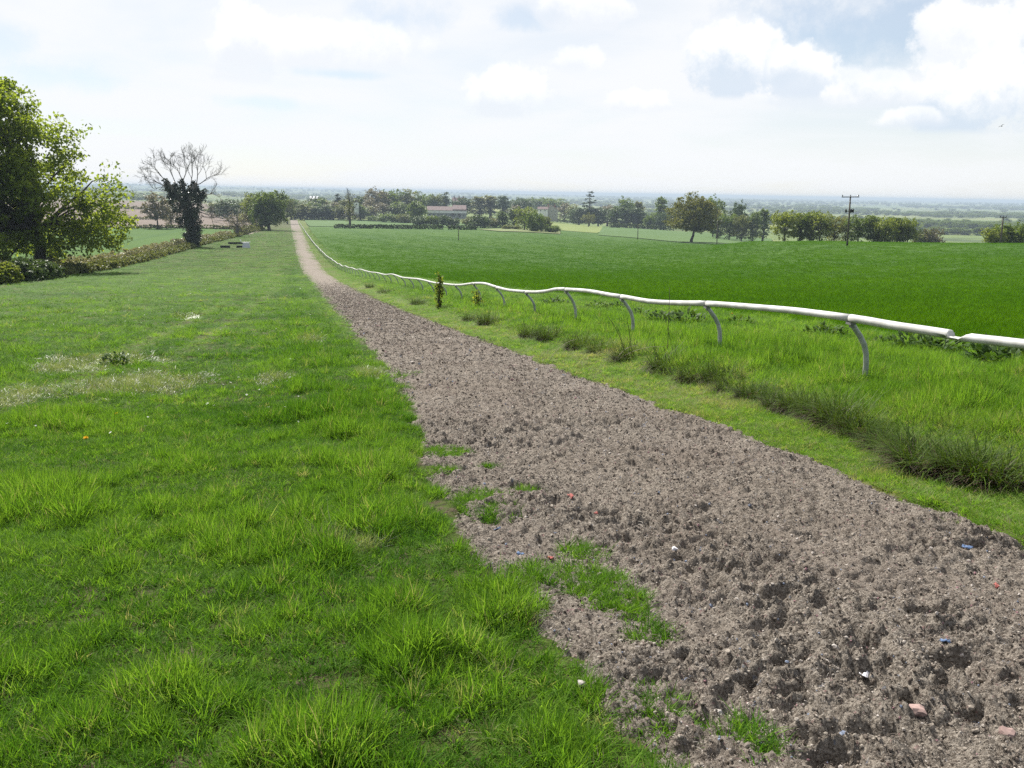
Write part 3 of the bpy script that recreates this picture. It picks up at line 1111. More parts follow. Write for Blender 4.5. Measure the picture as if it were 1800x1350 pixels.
for yp in posts:
    if yp > 640:
        continue
    xb = float(XFf(np.array([yp]))[0])
    zb = T1(xb, yp)
    zt_ = float(railz(np.array([yp]))[0])-0.05
    h_ = zt_-zb
    lean = random.uniform(-.03, .03)
    pts = [(xb+.01, yp, zb-0.25), (xb, yp, zb+0.05), (xb+.005, yp, zb+h_*0.40), (xb-.01, yp, zb+h_*0.55), (xb-.05, yp, zb+h_*0.68), (xb-.12, yp, zb+h_*0.80), (xb-.20, yp, zb+h_*0.90), (xb-.28, yp, zt_)]
    pts = [(a_+lean*0.3*i_/7, b_+lean*i_/7, c_) for i_, (a_, b_, c_) in enumerate(pts)]
    pts[-1] = (xb-.28, yp, zt_)
    m_ = MB()
    m_.tube(np.array(pts)-rl, 0.036, 10 if yp < 90 else 5)
    obj('post', m_.mesh('post', [M_post], True), rail)
    if yp < 70:
        m_ = MB()
        m_.box(np.array([xb-.28, yp, zt_-0.012])-rl, (.075, .11, .035))
        m_.box(np.array([xb-.262, yp, zt_-0.045])-rl, (.05, .05, .05))
        obj('bracket', m_.mesh('bracket', [M_joint]), rail)

# ------------------------------------------------------------------ trees


def leaves_mesh(name, C, Rr, n_per, size, seed, mat, sub=7, squash=0.75, upbias=0.5):
    """clumps of leaf faces: C (k,3) centres, Rr (k,) radii"""
    r_ = np.random.default_rng(seed)
    C = np.asarray(C, float)
    Rr = np.asarray(Rr, float)
    k_ = len(C)
    S = C[:, None, :]+r_.normal(0, 0.50, (k_, sub, 3))*Rr[:, None, None]*np.array([1, 1, squash])
    per = max(1, n_per//sub)
    ct = r_.normal(0, 0.16, (k_, 1, 1))+r_.normal(0, 0.14, (k_, sub, 1))
    Lp = S[:, :, None, :]+r_.normal(0, 0.26, (k_, sub, per, 3))*Rr[:, None, None, None]*np.array([1, 1, squash])
    ct = np.broadcast_to(ct, (k_, sub, per)).ravel()
    Lp = Lp.reshape(-1, 3)
    n = len(Lp)
    nrm = r_.normal(0, 1, (n, 3))+np.array([0, 0, upbias*2])
    nrm /= np.linalg.norm(nrm, axis=1)[:, None]
    a_ = r_.normal(0, 1, (n, 3))
    a_ -= nrm*(a_*nrm).sum(1)[:, None]
    a_ /= np.linalg.norm(a_, axis=1)[:, None]
    b_ = np.cross(nrm, a_)
    sz = (size*r_.uniform(0.6, 1.35, n))[:, None]
    V_ = np.stack([Lp-a_*sz*0.55, Lp+b_*sz*0.36+nrm*sz*0.07, Lp+a_*sz*0.55, Lp-b_*sz*0.36+nrm*sz*0.07], 1).reshape(-1, 3)
    F_ = np.arange(n*4).reshape(-1, 4)
    tint = np.clip(0.5+ct+r_.normal(0, 0.2, n), 0, 1)
    return mesh_np(name, V_, [F_], [mat], attrs={'tint': ('FACE', tint)})


def in_blobs(blobs, n, r_, lo_=0.45):
    w = np.array([b_[3]*b_[4]*b_[5] for b_ in blobs])**0.75
    ch = r_.choice(len(blobs), n, p=w/w.sum())
    out = []
    for c_ in ch:
        bx, by, bz, ax, ay, az_ = blobs[c_][:6]
        v = r_.normal(0, 1, 3)
        v /= np.linalg.norm(v)
        q = (lo_**3+(1-lo_**3)*r_.uniform())**(1/3)
        out.append((bx+v[0]*q*ax, by+v[1]*q*ay, bz+v[2]*q*az_))
    return np.array(out)


def trunk_mesh(name, C, H, tr, z_lo, z_hi, seed, mat, limbs=40, sides=8, lean=(0, 0)):
    r_ = np.random.default_rng(seed)
    m_ = MB()
    zs = np.linspace(-0.6, z_hi, 9)
    wob = np.cumsum(r_.normal(0, tr*0.22, (9, 2)), 0)
    wob[:2] = 0
    px_ = wob[:, 0]+lean[0]*np.maximum(zs, 0)/z_hi
    py_ = wob[:, 1]+lean[1]*np.maximum(zs, 0)/z_hi
    rad_ = tr*(1-0.80*np.clip(zs/z_hi, 0, 1)**1.2)*(1+0.5*np.exp(-np.maximum(zs, 0)/(tr*1.6)))
    m_.tube(np.stack([px_, py_, zs], 1), rad_, sides)
    idx = r_.permutation(len(C))[:limbs]
    for q in idx:
        c_ = C[q]
        hz = np.clip(c_[2]*r_.uniform(0.35, 0.72), z_lo, z_hi*0.97)
        x0 = np.interp(hz, zs, px_)
        y0 = np.interp(hz, zs, py_)
        r0 = np.interp(hz, zs, rad_)*0.5
        t_ = np.linspace(0, 1, 6)[:, None]
        p0, p2 = np.array([x0, y0, hz]), c_
        p1 = p0*0.45+p2*0.55+np.array([0, 0, 0.06*H])+r_.normal(0, 0.03*H, 3)
        P_ = (1-t_)**2*p0+2*t_*(1-t_)*p1+t_**2*p2
        P_[1:-1] += r_.normal(0, 0.008*H, (4, 3))
        m_.tube(P_, np.linspace(r0, max(0.02, r0*0.12), 6), max(4, sides-3), caps=False)
    return m_.mesh(name, [mat], True)


def crown_shape(style, H, Wd, r_):
    h, w = H, Wd/2
    if style == 'dome':
        bl = [(0, 0, .58*h, w*.95, w*.95, .34*h), (0, 0, .72*h, w*.72, w*.72, .27*h), (0, 0, .42*h, w*1.0, w*1.0, .18*h)]
        zlo, zhi = .24*h, .7*h
    elif style == 'round':
        bl = [(0, 0, .54*h, w*.85, w*.85, .42*h), (0, 0, .26*h, w*.8, w*.8, .18*h)]
        for q in range(6):
            a = q*1.05+r_.uniform(-.4, .4)
            bl.append((math.cos(a)*w*.5, math.sin(a)*w*.5, h*r_.uniform(.38, .74), w*.5, w*.5, .2*h))
        zlo, zhi = .22*h, .8*h
    elif style == 'tall':
        bl = [(0, 0, .53*h, w*.8, w*.8, .44*h), (0, 0, .2*h, w*.75, w*.75, .16*h)]
        for q in range(5):
            a = q*1.3
            bl.append((math.cos(a)*w*.4, math.sin(a)*w*.4, h*r_.uniform(.35, .8), w*.5, w*.5, .18*h))
        zlo, zhi = .18*h, .85*h
    elif style == 'poplar':
        bl = [(0, 0, .5*h, w*.9, w*.9, .42*h), (0, 0, .75*h, w*.55, w*.55, .25*h)]
        zlo, zhi = .1*h, .9*h
    elif style == 'conifer':
        bl = []
        for q in range(9):
            f_ = q/8
            bl.append((r_.normal(0, w*.05), r_.normal(0, w*.05), h*(.12+.84*f_), w*(1.0-f_*.93), w*(1.0-f_*.93), h*.05))
        zlo, zhi = .1*h, .97*h
    else:  # bush
        bl = [(0, 0, .45*h, w*.8, w*.8, .46*h)]
        for q in range(6):
            a = q*1.05
            bl.append((math.cos(a)*w*.55, math.sin(a)*w*.55, h*r_.uniform(.28, .6), w*.45, w*.45, .3*h))
        zlo, zhi = .05*h, .6*h
    return bl, zlo, zhi


def tree_meshes(style, H, Wd, seed, leaf, n_cl, n_lv, lsize, crad, tr=None, bark=None, lo_=0.45, limbs=40, sub=7, squash=0.75):
    r_ = np.random.default_rng(seed)
    bl, zlo, zhi = crown_shape(style, H, Wd, r_)
    C = in_blobs(bl, n_cl, r_, lo_)
    C[:, 2] = np.maximum(C[:, 2], 0.06*H)
    Rr = crad*r_.uniform(0.65, 1.35, n_cl)
    cm = leaves_mesh('crown', C, Rr, n_lv, lsize, seed+1, LEAF[leaf], sub=sub, squash=squash)
    tm = trunk_mesh('trunk', C, H, tr or H*0.022, zlo, zhi, seed+2, bark or M_bark, limbs=limbs)
    return tm, cm


def add_tree(meshes, name, label, cat, loc, group=None, scale=(1, 1, 1), rz=0.0, leaf=None):
    e_ = empty(name, loc, label, cat, group, rz)
    e_.scale = scale
    obj('trunk', meshes[0], e_)
    c_ = obj('crown', meshes[1], e_)
    if leaf:
        c_.material_slots[0].link = 'OBJECT'
        c_.material_slots[0].material = LEAF[leaf]
    return e_


# the big tree at the left edge, limbs sweeping low over the hedge
gx, gy, gz = G(72, 481)
big_r = math.hypot(gx, gy)
mpp = big_r/FPX*1.06
vr = Vector((gy, -gx, 0)).normalized()          # to the right as seen
vd = Vector((gx, gy, 0)).normalized()
BL = [(15, 245, 100, 95), (95, 235, 42, 48), (5, 206, 70, 44), (50, 192, 28, 26), (-70, 240, 130, 110), (75, 265, 52, 58), (40, 195, 45, 42), (60, 372, 130, 72), (150, 345, 66, 40), (178, 408, 52, 16), (-90, 380, 150, 95), (25, 430, 85, 36), (120, 395, 62, 40), (-10, 320, 110, 60), (196, 398, 30, 10)]
blobs = []
for (cx_, cy_, ax, ay) in BL:
    off = vr*((cx_-72)*mpp)
    zc = zat(cx_, cy_+(12 if cy_ < 300 else 2), big_r)-gz
    dep = min(ax, 100)*mpp*0.9
    blobs.append((off.x+vd.x*random.uniform(-1, 1), off.y+vd.y*random.uniform(-1, 1), zc, ax*mpp*0.97, dep, ay*mpp*0.97))
r_ = np.random.default_rng(77)
C = in_blobs(blobs, 390, r_, 0.5)
C[:, 2] = np.maximum(C[:, 2], 0.9)
cm = leaves_mesh('crown', C, 1.45*r_.uniform(0.6, 1.3, len(C)), 170, 0.38, 78, LEAF['maple'], sub=10, squash=0.85, upbias=0.3)
tm = trunk_mesh('trunk', C, 22, 0.62, 5.2, 15.0, 79, M_barkd, limbs=95, sides=10)
add_tree((tm, cm), 'broadleaf_tree', 'big leafy tree at the left edge with long low limbs over the hedge', 'tree', (gx, gy, gz))


# bare tree wrapped in ivy
def twigs(m_, p, d, L, r0, depth, rr_, spread=0.55, up_=0.12, sides=3):
    pts = [p.copy()]
    dd = d.copy()
    n = 4
    for s_ in range(n):
        dd = dd+rr_.normal(0, 0.13, 3)+np.array([0, 0, up_*0.5])
        dd /= np.linalg.norm(dd)
        pts.append(pts[-1]+dd*L/n)
    m_.tube(np.array(pts), np.linspace(r0, r0*0.62, n+1), 5 if depth > 3 else sides, caps=False)
    if depth == 0:
        return
    for q in range(3 if depth > 1 else 4):
        t_ = [1.0, 0.75, 0.5, 0.3][q]
        i_ = min(n, int(round(t_*n)))
        nd = dd+rr_.normal(0, spread, 3)
        nd[2] += up_
        nd /= np.linalg.norm(nd)
        twigs(m_, pts[i_], nd, L*rr_.uniform(0.58, 0.82), max(0.026, r0*0.60), depth-1, rr_, spread, up_, sides)


gx, gy, gz = G(341, 434)
iv_r = math.hypot(gx, gy)
vr = np.array([gy, -gx, 0])/iv_r
vd = np.array([gx, gy, 0])/iv_r
s1 = iv_r/FPX*1.04
ivy_e = empty('ivy_clad_tree', (gx, gy, gz), 'leafless tree with its trunk wrapped in dense dark ivy', 'tree')


def loc_px(px, py, dep=0.0):
    return vr*((px-341)*s1)+vd*dep+np.array([0, 0, zat(px, py, iv_r)-gz])


rr_ = np.random.default_rng(5)
m_ = MB()
m_.tube(np.array([[0, 0, -.6], [0, 0, 1.5], loc_px(336, 400), loc_px(330, 370)]), [1.3, 1.0, .9, .75], 10)
stems = [((332, 368), (308, 322), -1), ((332, 368), (330, 318), 1.2), ((333, 365), (350, 322), -1), ((334, 362), (340, 330), 2)]
for a_, b_, dep in stems:
    p0, p1 = loc_px(*a_), loc_px(*b_, dep)
    m_.tube(np.array([p0, (p0+p1)/2+np.array([0, 0, .5]), p1]), [.6, .45, .34], 8)
for (px, py, tx, ty, L, dep) in [(308, 322, -.75, .7, 4.2, 4), (312, 330, -1, .35, 3.0, 4), (330, 318, -.25, 1, 4.2, 4), (330, 318, .25, 1, 4.4, 4), (350, 322, .35, .9, 4.3, 4), (350, 325, .8, .5, 4.2, 4),
                               (340, 328, 0.05, 1, 4.4, 4), (320, 325, -.5, .9, 4.5, 4), (355, 345, .95, .1, 3.4, 3), (352, 372, .9, -.15, 3.4, 3), (306, 328, -1, .1, 3.9, 4), (355, 380, 1, -.25, 3.0, 3)]:
    d_ = vr*tx+vd*rr_.normal(0, .45)+np.array([0, 0, ty])
    twigs(m_, loc_px(px, py, rr_.normal(0, .8)), d_/np.linalg.norm(d_), L*0.88, 0.12, dep, rr_, 0.5, 0.10)
obj('trunk', m_.mesh('trunk', [M_barkg], False), ivy_e)
C, Rr = [], []
for py, xa_, xb_ in [(428, 331, 352), (420, 328, 353), (410, 324, 355), (400, 319, 356), (390, 315, 357), (380, 312, 357), (370, 309, 357), (360, 308, 357), (350, 306, 357), (342, 304, 356)]:
    for q in range(9):
        C.append(loc_px(rr_.uniform(xa_+5, xb_-5), py+rr_.normal(0, 4), rr_.normal(0, 1.4)))
        Rr.append(0.95)
for fx, fy, bx, by in [(305, 316, 311, 345), (329, 320, 329, 345), (347, 322, 347, 345), (317, 325, 318, 345), (340, 330, 340, 345), (360, 338, 352, 352)]:
    for q in range(8):
        t_ = q/7
        C.append(loc_px(fx+(bx-fx)*t_+rr_.normal(0, 1.2), fy+(by-fy)*t_, rr_.normal(0, .5)))
        Rr.append(0.55+0.4*t_)
obj('ivy', leaves_mesh('ivy', C, Rr, 170, 0.34, 6, LEAF['ivy'], sub=7, squash=1.0), ivy_e)

# single trees one can pick out: px of trunk, base y, top y, width px
gx, gy, gz = G(1215, 427)
r1 = math.hypot(gx, gy)
H_ = zat(1215, 343, r1)-gz
add_tree(tree_meshes('dome', H_*1.03, 96/FPX*r1, 11, 'oak', 330, 84, 0.50, H_*0.060, tr=H_*.030, bark=M_barkd, lo_=0.62, limbs=110), 'oak_tree', 'broad spreading oak standing alone in the green field', 'tree', (gx, gy, gz))
gx, gy, gz = G(473, 405)
r1 = math.hypot(gx, gy)
H_ = zat(473, 330, r1)-gz
add_tree(tree_meshes('round', H_, 66/FPX*r1, 12, 'green', 230, 84, 0.62, H_*0.078, tr=H_*.032, bark=M_barkd), 'oak_tree', 'full green tree with a stout trunk beside the far left track', 'tree', (gx, gy, gz))
gx, gy, gz = at(447, r1+25)
H_ = zat(447, 337, r1+25)-gz
add_tree(tree_meshes('round', H_, 52/FPX*r1, 13, 'bright', 170, 70, 0.6, H_*0.085), 'broadleaf_tree', 'light yellow green tree just left of the stout trunked tree', 'tree', (gx, gy, gz))
gx, gy, gz = G(417, 416)
r1 = math.hypot(gx, gy)
H_ = zat(417, 368, r1)-gz
e_ = empty('thorn_tree', (gx, gy, gz), 'small brownish thorn tree not yet in leaf with dark trunk', 'tree')
m_ = MB()
m_.tube(np.array([[0, 0, -.5], [0, 0, 2.0], [0.2, 0, 4.0]]), [.75, .55, .42], 8)
rr_ = np.random.default_rng(15)
for q in range(9):
    a = q*0.7
    d_ = np.array([math.cos(a), math.sin(a), rr_.uniform(.0, .7)])
    twigs(m_, np.array([0.1, 0, rr_.uniform(2.6, 4.0)]), d_/np.linalg.norm(d_), H_*0.30, .16, 3, rr_, .6, .05)
obj('trunk', m_.mesh('trunk', [M_barkg]), e_)
bl, zlo, zhi = crown_shape('dome', H_, 52/FPX*r1, rr_)
C = in_blobs(bl, 90, rr_, .5)
obj('crown', leaves_mesh('crown', C, np.full(90, .9), 21, .26, 16, LEAF['brown']), e_)
gx, gy, gz = at(1034, 470)
gx, gy, gz = G(1034, 399)
r1 = math.hypot(gx, gy)
H_ = zat(1034, 373, r1)-gz
add_tree(tree_meshes('dome', H_, 27/FPX*r1, 17, 'oak', 70, 40, 0.45, H_*0.085, tr=H_*.035), 'broadleaf_tree', 'small lone tree with a clear trunk in the pale pasture', 'tree', (gx, gy, gz))
gx, gy, gz = at(1036, 800)
H_ = zat(1036, 335, 800)-gz
add_tree(tree_meshes('conifer', H_, 58/FPX*800, 18, 'conifer', 150, 50, 0.8, H_*0.055, squash=0.35), 'cedar_tree', 'dark layered cedar rising above the woods behind the pasture', 'tree', (gx, gy, gz))
e_ = G(615, 401)
r1 = math.hypot(e_[0], e_[1])
e_ = empty('hedgerow_tree', e_, 'thin half bare tree growing out of the dark low hedge', 'tree')
gz = e_.location.z
H_ = zat(615, 334, r1)-gz
m_ = MB()
rr_ = np.random.default_rng(25)
m_.tube(np.array([[0, 0, -.5], [.1, 0, 3], [-.1, 0, H_*.5], [0, 0, H_*.8]]), [.9, .6, .45, .2], 8)
for q in range(12):
    a = q*2.4
    d_ = np.array([math.cos(a), math.sin(a), rr_.uniform(.3, 1.2)])
    twigs(m_, np.array([0, 0, H_*rr_.uniform(.2, .78)]), d_/np.linalg.norm(d_), H_*.16, .16, 3, rr_, .5, .1)
obj('trunk', m_.mesh('trunk', [M_barkd]), e_)
C = in_blobs(crown_shape('poplar', H_, 20/FPX*r1, rr_)[0], 60, rr_, .3)
obj('crown', leaves_mesh('crown', C, np.full(60, 1.3), 21, .45, 26, LEAF['pale']), e_)

# kinds of tree for the woods, then copies of them
KIND = {}
for key, style, leaf, H0, W0, ncl, nlv, ls, cr_ in [
        ('round0', 'round', 'green', 20, 16, 85, 32, .75, 1.5), ('round1', 'round', 'green', 20, 16, 95, 32, .75, 1.4), ('round2', 'dome', 'oak', 20, 16, 100, 28, .7, 1.25),
        ('tall0', 'tall', 'green', 20, 11, 80, 30, .7, 1.3), ('tall1', 'tall', 'pale', 20, 11, 70, 26, .65, 1.2), ('tall2', 'tall', 'brown', 20, 12, 75, 22, .6, 1.2),
        ('poplar0', 'poplar', 'pale', 20, 8, 60, 28, .65, 1.1), ('conifer0', 'conifer', 'conifer', 20, 10, 90, 30, .7, 1.0),
        ('bush0', 'bush', 'green', 8, 10, 70, 36, .5, 1.0), ('bush1', 'bush', 'bright', 8, 10, 70, 36, .5, 1.0), ('bush2', 'bush', 'hedge', 8, 10, 80, 30, .48, 0.95)]:
    KIND[key] = (tree_meshes(style, H0, W0, 600+len(KIND)*7, leaf, int(ncl*1.5), nlv, ls*1.15, cr_*1.05, limbs=26, bark=M_barkd, lo_=.3), H0, W0)


def wood(px, top, wpx, r1, key, leaf, label, group=None, name=None, cat='tree'):
    x_, y_, z_ = at(px, r1)
    (tm_, cm_), H0, W0 = KIND[key]
    H_ = max(1.5, (zat(px, top, r1)-z_)*0.97)
    W_ = wpx/FPX*r1*(1.22 if r1 > 700 or 262 < r1 < 290 else 1.05)
    name = name or {'c': 'conifer_tree', 'b': 'bush', 'p': 'poplar_tree'}.get(key[0], 'broadleaf_tree')
    return add_tree((tm_, cm_), name, label, cat, (x_, y_, z_), group, (W_/W0, W_/W0, H_/H0), random.uniform(0, 6.28), leaf)


BELT = ['behind the very end of the track', 'just right of the track end', 'second right of the track end', 'dark green, third from the track end', 'under the pale tall house roof', 'round dark topped, right of the pale roofed house', 'between the round dark tree and the brownish one', 'brownish, left of the pointed conifer', 'dull olive, behind the thin hedgerow tree', 'pale, right of the thin hedgerow tree', 'dark round headed, right of the white house', 'brownish, left of the tallest thinly leaved tree', 'low olive, in front of the pale roofed house', 'low dark, in the front row of the belt', 'pale slim, left of the thin hedgerow tree', 'low green, under the white house']
# belt across the far end of the track
for px, top, w_, r1, key, leaf in [(503, 347, 34, 830, 'round0', 'green'), (518, 346, 26, 800, 'tall0', 'green'), (532, 348, 28, 840, 'round1', 'hedge'), (546, 352, 26, 790, 'tall1', 'green'),
                                   (561, 341, 30, 850, 'round1', 'dark'), (575, 346, 28, 800, 'tall0', 'green'), (586, 350, 26, 780, 'tall2', 'brown'), (604, 347, 28, 830, 'tall0', 'hedge'), (624, 346, 26, 800, 'tall1', 'green'),
                                   (640, 338, 30, 860, 'round0', 'dark'), (650, 344, 26, 800, 'tall2', 'brown'), (540, 356, 30, 770, 'tall0', 'hedge'), (566, 357, 30, 768, 'tall0', 'dark'), (596, 358, 26, 766, 'tall1', 'hedge'), (634, 357, 28, 766, 'tall0', 'green')]:
    wood(px, top, w_, r1, key, leaf, 'belt tree '+BELT.pop(0), 'trees of the belt behind the track end')
FILL = [(512, 362, 30, 'tall1', 'brown', 'low brownish tree in the front row just right of the track end'), (528, 361, 28, 'tall0', 'green', 'low green tree in the front row, second right of the track end'), (552, 362, 30, 'tall2', 'pale', 'low pale tree in the front row under the pale roofed house'), (580, 361, 30, 'tall0', 'green', 'low green tree in the front row left of the thin hedgerow tree'),
        (612, 362, 30, 'tall2', 'brown', 'low brown tree behind the thin hedgerow tree'), (648, 360, 32, 'tall1', 'pale', 'low pale tree right of the white house'), (672, 352, 36, 'tall2', 'brown', 'brownish tree under the tallest thinly leaved tree'), (700, 352, 36, 'tall1', 'green', 'mid green tree under the tall round headed one'), (722, 356, 30, 'tall0', 'green', 'mid green tree left behind the cone shaped one')]
for px, top, w_, key, leaf, lab in FILL:
    wood(px, top, w_, 775, key, leaf, lab, 'trees of the belt behind the track end')
for px, top, w_, r1, key, leaf, lab in [
        (594, 337, 24, 870, 'conifer0', 'conifer', 'pointed dark conifer behind the belt near the white house'),
        (661, 327, 40, 830, 'round2', 'brown', 'tallest thinly leaved tree left of the farm'),
        (690, 326, 44, 840, 'round0', 'green', 'tall round headed green tree between two paler ones left of the farm'),
        (714, 328, 34, 840, 'tall1', 'pale', 'tall pale tree third from the farm'),
        (734, 332, 30, 850, 'tall1', 'green', 'slim green tree left of the farm roof'),
        (752, 336, 26, 930, 'round1', 'green', 'light topped tree behind the left end of the farm roof'),
        (766, 336, 28, 930, 'round0', 'hedge', 'round tree behind the middle of the farm roof'),
        (784, 334, 28, 940, 'conifer0', 'dark', 'dark pointed tree behind the farm roof'),
        (815, 342, 34, 930, 'round1', 'dark', 'dark dome shaped tree right of the farmhouse chimneys'),
        (842, 342, 32, 920, 'poplar0', 'pale', 'pale poplar left of a twin right of the farm'),
        (862, 340, 32, 915, 'poplar0', 'pale', 'pale poplar, the taller of a pair right of the farm'),
        (885, 339, 22, 900, 'tall0', 'dark', 'narrow dark tree right of the pale poplars'),
        (915, 342, 36, 930, 'round1', 'dark', 'wide dark dome tree left of the cream house'),
        (948, 344, 42, 1300, 'round0', 'green', 'faint bluish tree far behind the cream house on its left'),
        (978, 345, 40, 1250, 'round1', 'green', 'faint bluish rounded tree far behind the cream house roof'),
        (905, 357, 26, 860, 'tall2', 'brown', 'brownish tree behind the dark bushes'),
        (950, 362, 24, 870, 'tall1', 'hedge', 'small tree left beside the cream house'),
        (992, 352, 26, 930, 'tall2', 'brown', 'reddish brown thinly leaved tree right of the cream house'),
        (1008, 356, 26, 900, 'tall1', 'pale', 'pale scrubby tree between the cream house and the cedar'),
        (1018, 360, 40, 810, 'round0', 'dark', 'dark tree at the left foot of the cedar'),
        (1052, 360, 40, 800, 'round1', 'dark', 'dark tree at the right foot of the cedar'),
        (1068, 355, 34, 850, 'tall2', 'brown', 'reddish tree right of the cedar'),
        (1099, 343, 34, 800, 'round2', 'green', 'umbrella headed tree above the dark wood block'),
        (1121, 350, 22, 810, 'poplar0', 'pale', 'little pale pointed tree right of the umbrella headed tree'),
        (1083, 360, 30, 780, 'tall0', 'dark', 'left dark tree of the wood block under the umbrella headed tree'),
        (1102, 360, 30, 775, 'tall0', 'dark', 'middle dark tree of the wood block under the umbrella headed tree'),
        (1120, 361, 30, 775, 'tall0', 'dark', 'right dark tree of the wood block under the umbrella headed tree'),
        (1162, 341, 22, 760, 'poplar0', 'green', 'tall slim poplar left of the spreading oak'),
        (1146, 368, 24, 740, 'bush0', 'green', 'rounded green tree left below the slim poplar'),
        (1163, 366, 24, 730, 'bush0', 'dark', 'rounded dark tree at the foot of the slim poplar'),
        (1185, 360, 24, 740, 'round1', 'hedge', 'tree half hidden by the left side of the spreading oak'),
        (1255, 340, 40, 560, 'round2', 'green', 'bluish round tree just behind the right shoulder of the oak'),
        (1298, 349, 32, 560, 'round2', 'dark', 'dark open crowned tree right of the spreading oak'),
        (1262, 369, 34, 520, 'tall0', 'green', 'tall shrubby tree behind the pole next to the oak'),
        (1284, 370, 36, 515, 'round0', 'green', 'bushy tree below the dark open crowned tree'),
        (1306, 371, 34, 510, 'round1', 'hedge', 'bushy tree right below the dark open crowned tree'),
        (1326, 366, 26, 510, 'tall0', 'green', 'leafy tree left of the upright one before the right wood'),
        (1343, 362, 26, 515, 'poplar0', 'green', 'upright bushy tree left of the right wood'),
        (400, 344, 42, 620, 'round1', 'dark', 'bluish dark tree behind the ivy clad tree on the track side'),
        (425, 345, 36, 640, 'round0', 'dark', 'bluish tree peeping over the light yellow green tree'),
        (276, 334, 46, 420, 'round2', 'brown', 'thin hazy tree standing in the ploughed field'),
        (300, 340, 30, 440, 'tall2', 'brown', 'thin hazy tree right beside the other in the ploughed field'),
        (505, 344, 30, 640, 'round2', 'hedge', 'yellowish tree right of the stout trunked tree at the track'),
        (380, 352, 40, 700, 'round0', 'hedge', 'low bluish tree right of the ivy')]:
    wood(px, top, w_, r1, key, leaf, lab, 'trees of the far woods')
# shrubs in front of the farm and along the field edge
for px, top, w_, r1, key, leaf, lab in [
        (733, 349, 36, 640, 'tall0', 'green', 'cone shaped green tree left of the farm wall'),
        (690, 372, 44, 720, 'bush0', 'green', 'low bright bush left of the cone shaped green tree'),
        (712, 374, 36, 700, 'bush2', 'hedge', 'low bush at the left foot of the cone shaped green tree'),
        (738, 375, 30, 600, 'bush0', 'dark', 'dark bush in front of the cone shaped green tree'),
        (762, 374, 32, 600, 'bush0', 'green', 'bush left of centre below the farm roof'),
        (784, 374, 30, 595, 'bush0', 'dark', 'dark bush below the farm wall, left of the marker post'),
        (801, 381, 18, 600, 'bush2', 'dark', 'small dark bush right beside the marker post'),
        (826, 376, 28, 590, 'bush0', 'hedge', 'bush right of the gap in the farm shrubs'),
        (845, 372, 36, 545, 'bush0', 'dark', 'dark tall bush with a short trunk at the field corner'),
        (832, 388, 24, 540, 'bush2', 'dark', 'low dark bush at the end of the dark hedge'),
        (868, 378, 26, 560, 'bush1', 'pale', 'pale leaved bush right of the dark tall bush'),
        (884, 368, 26, 560, 'tall0', 'green', 'slender green bush left of the dark twin'),
        (905, 364, 28, 555, 'tall0', 'dark', 'dark upright bush behind the round low bush'),
        (892, 394, 20, 510, 'bush2', 'hedge', 'round low bush left of its neighbour on the pale grass'),
        (908, 395, 18, 510, 'bush0', 'hedge', 'small round bush on the pale grass near the large tree clump'),
        (922, 358, 40, 500, 'round0', 'bright', 'yellow green tree behind the large dark clump'),
        (940, 364, 40, 470, 'bush1', 'green', 'large green bush clump with yellowish tips at the field edge'),
        (955, 374, 30, 490, 'bush0', 'hedge', 'bush behind the right side of the large clump'),
        (972, 393, 28, 465, 'bush0', 'green', 'dark low bush right of the large clump'),
        (660, 378, 30, 745, 'bush2', 'green', 'low shrub at the foot of the tallest thinly leaved tree')]:
    wood(px, top, w_, r1, key, leaf, lab, 'shrubs along the edge of the wheat')
for px, top, w_, r1, key, leaf, lab in [
        (1382, 362, 44, 268, 'round0', 'bright', 'bright leaved tree at the left end of the right wood'),
        (1408, 368, 32, 272, 'tall0', 'green', 'narrow tree second from the left in the right wood'),
        (1426, 366, 30, 275, 'tall0', 'green', 'slim tree left of the tallest in the right wood'),
        (1444, 363, 40, 272, 'round0', 'bright', 'tallest round tree of the right wood, left of the pole'),
        (1470, 374, 30, 275, 'tall2', 'oak', 'sparse yellowish tree behind the left of the pole'),
        (1490, 376, 28, 282, 'tall1', 'hedge', 'thin tree directly behind the tall pole'),
        (1512, 372, 36, 272, 'round0', 'green', 'dense tree just right of the tall pole'),
        (1540, 373, 34, 274, 'tall0', 'green', 'narrow tree in the middle of the right wood'),
        (1560, 371, 36, 272, 'round1', 'bright', 'bright topped tree right of the middle of the right wood'),
        (1582, 376, 34, 276, 'tall0', 'green', 'narrow tree next to the right end of the wood'),
        (1600, 376, 30, 274, 'round0', 'bright', 'tree at the right end of the right wood')]:
    wood(px, top, w_, r1, 'bush0' if key == 'round1' else key, leaf, lab, 'trees of the right wood')
for px, top, w_, r1, key, leaf, lab in [
        (1625, 398, 34, 380, 'bush2', 'hedge', 'greyish bush peeping over the field just right of the wood'),
        (1645, 396, 34, 380, 'bush2', 'brown', 'brownish bush peeping over the field right of the wood'),
        (1752, 393, 36, 235, 'bush1', 'bright', 'yellow green bush in front of the leaning pole'),
        (1782, 384, 60, 240, 'bush1', 'green', 'big bush at the right edge of the field'),
        (1815, 380, 60, 245, 'bush0', 'green', 'bush cut off by the right edge beside the leaning pole')]:
    wood(px, top, w_, r1, key, leaf, lab, 'bushes on the right crest')

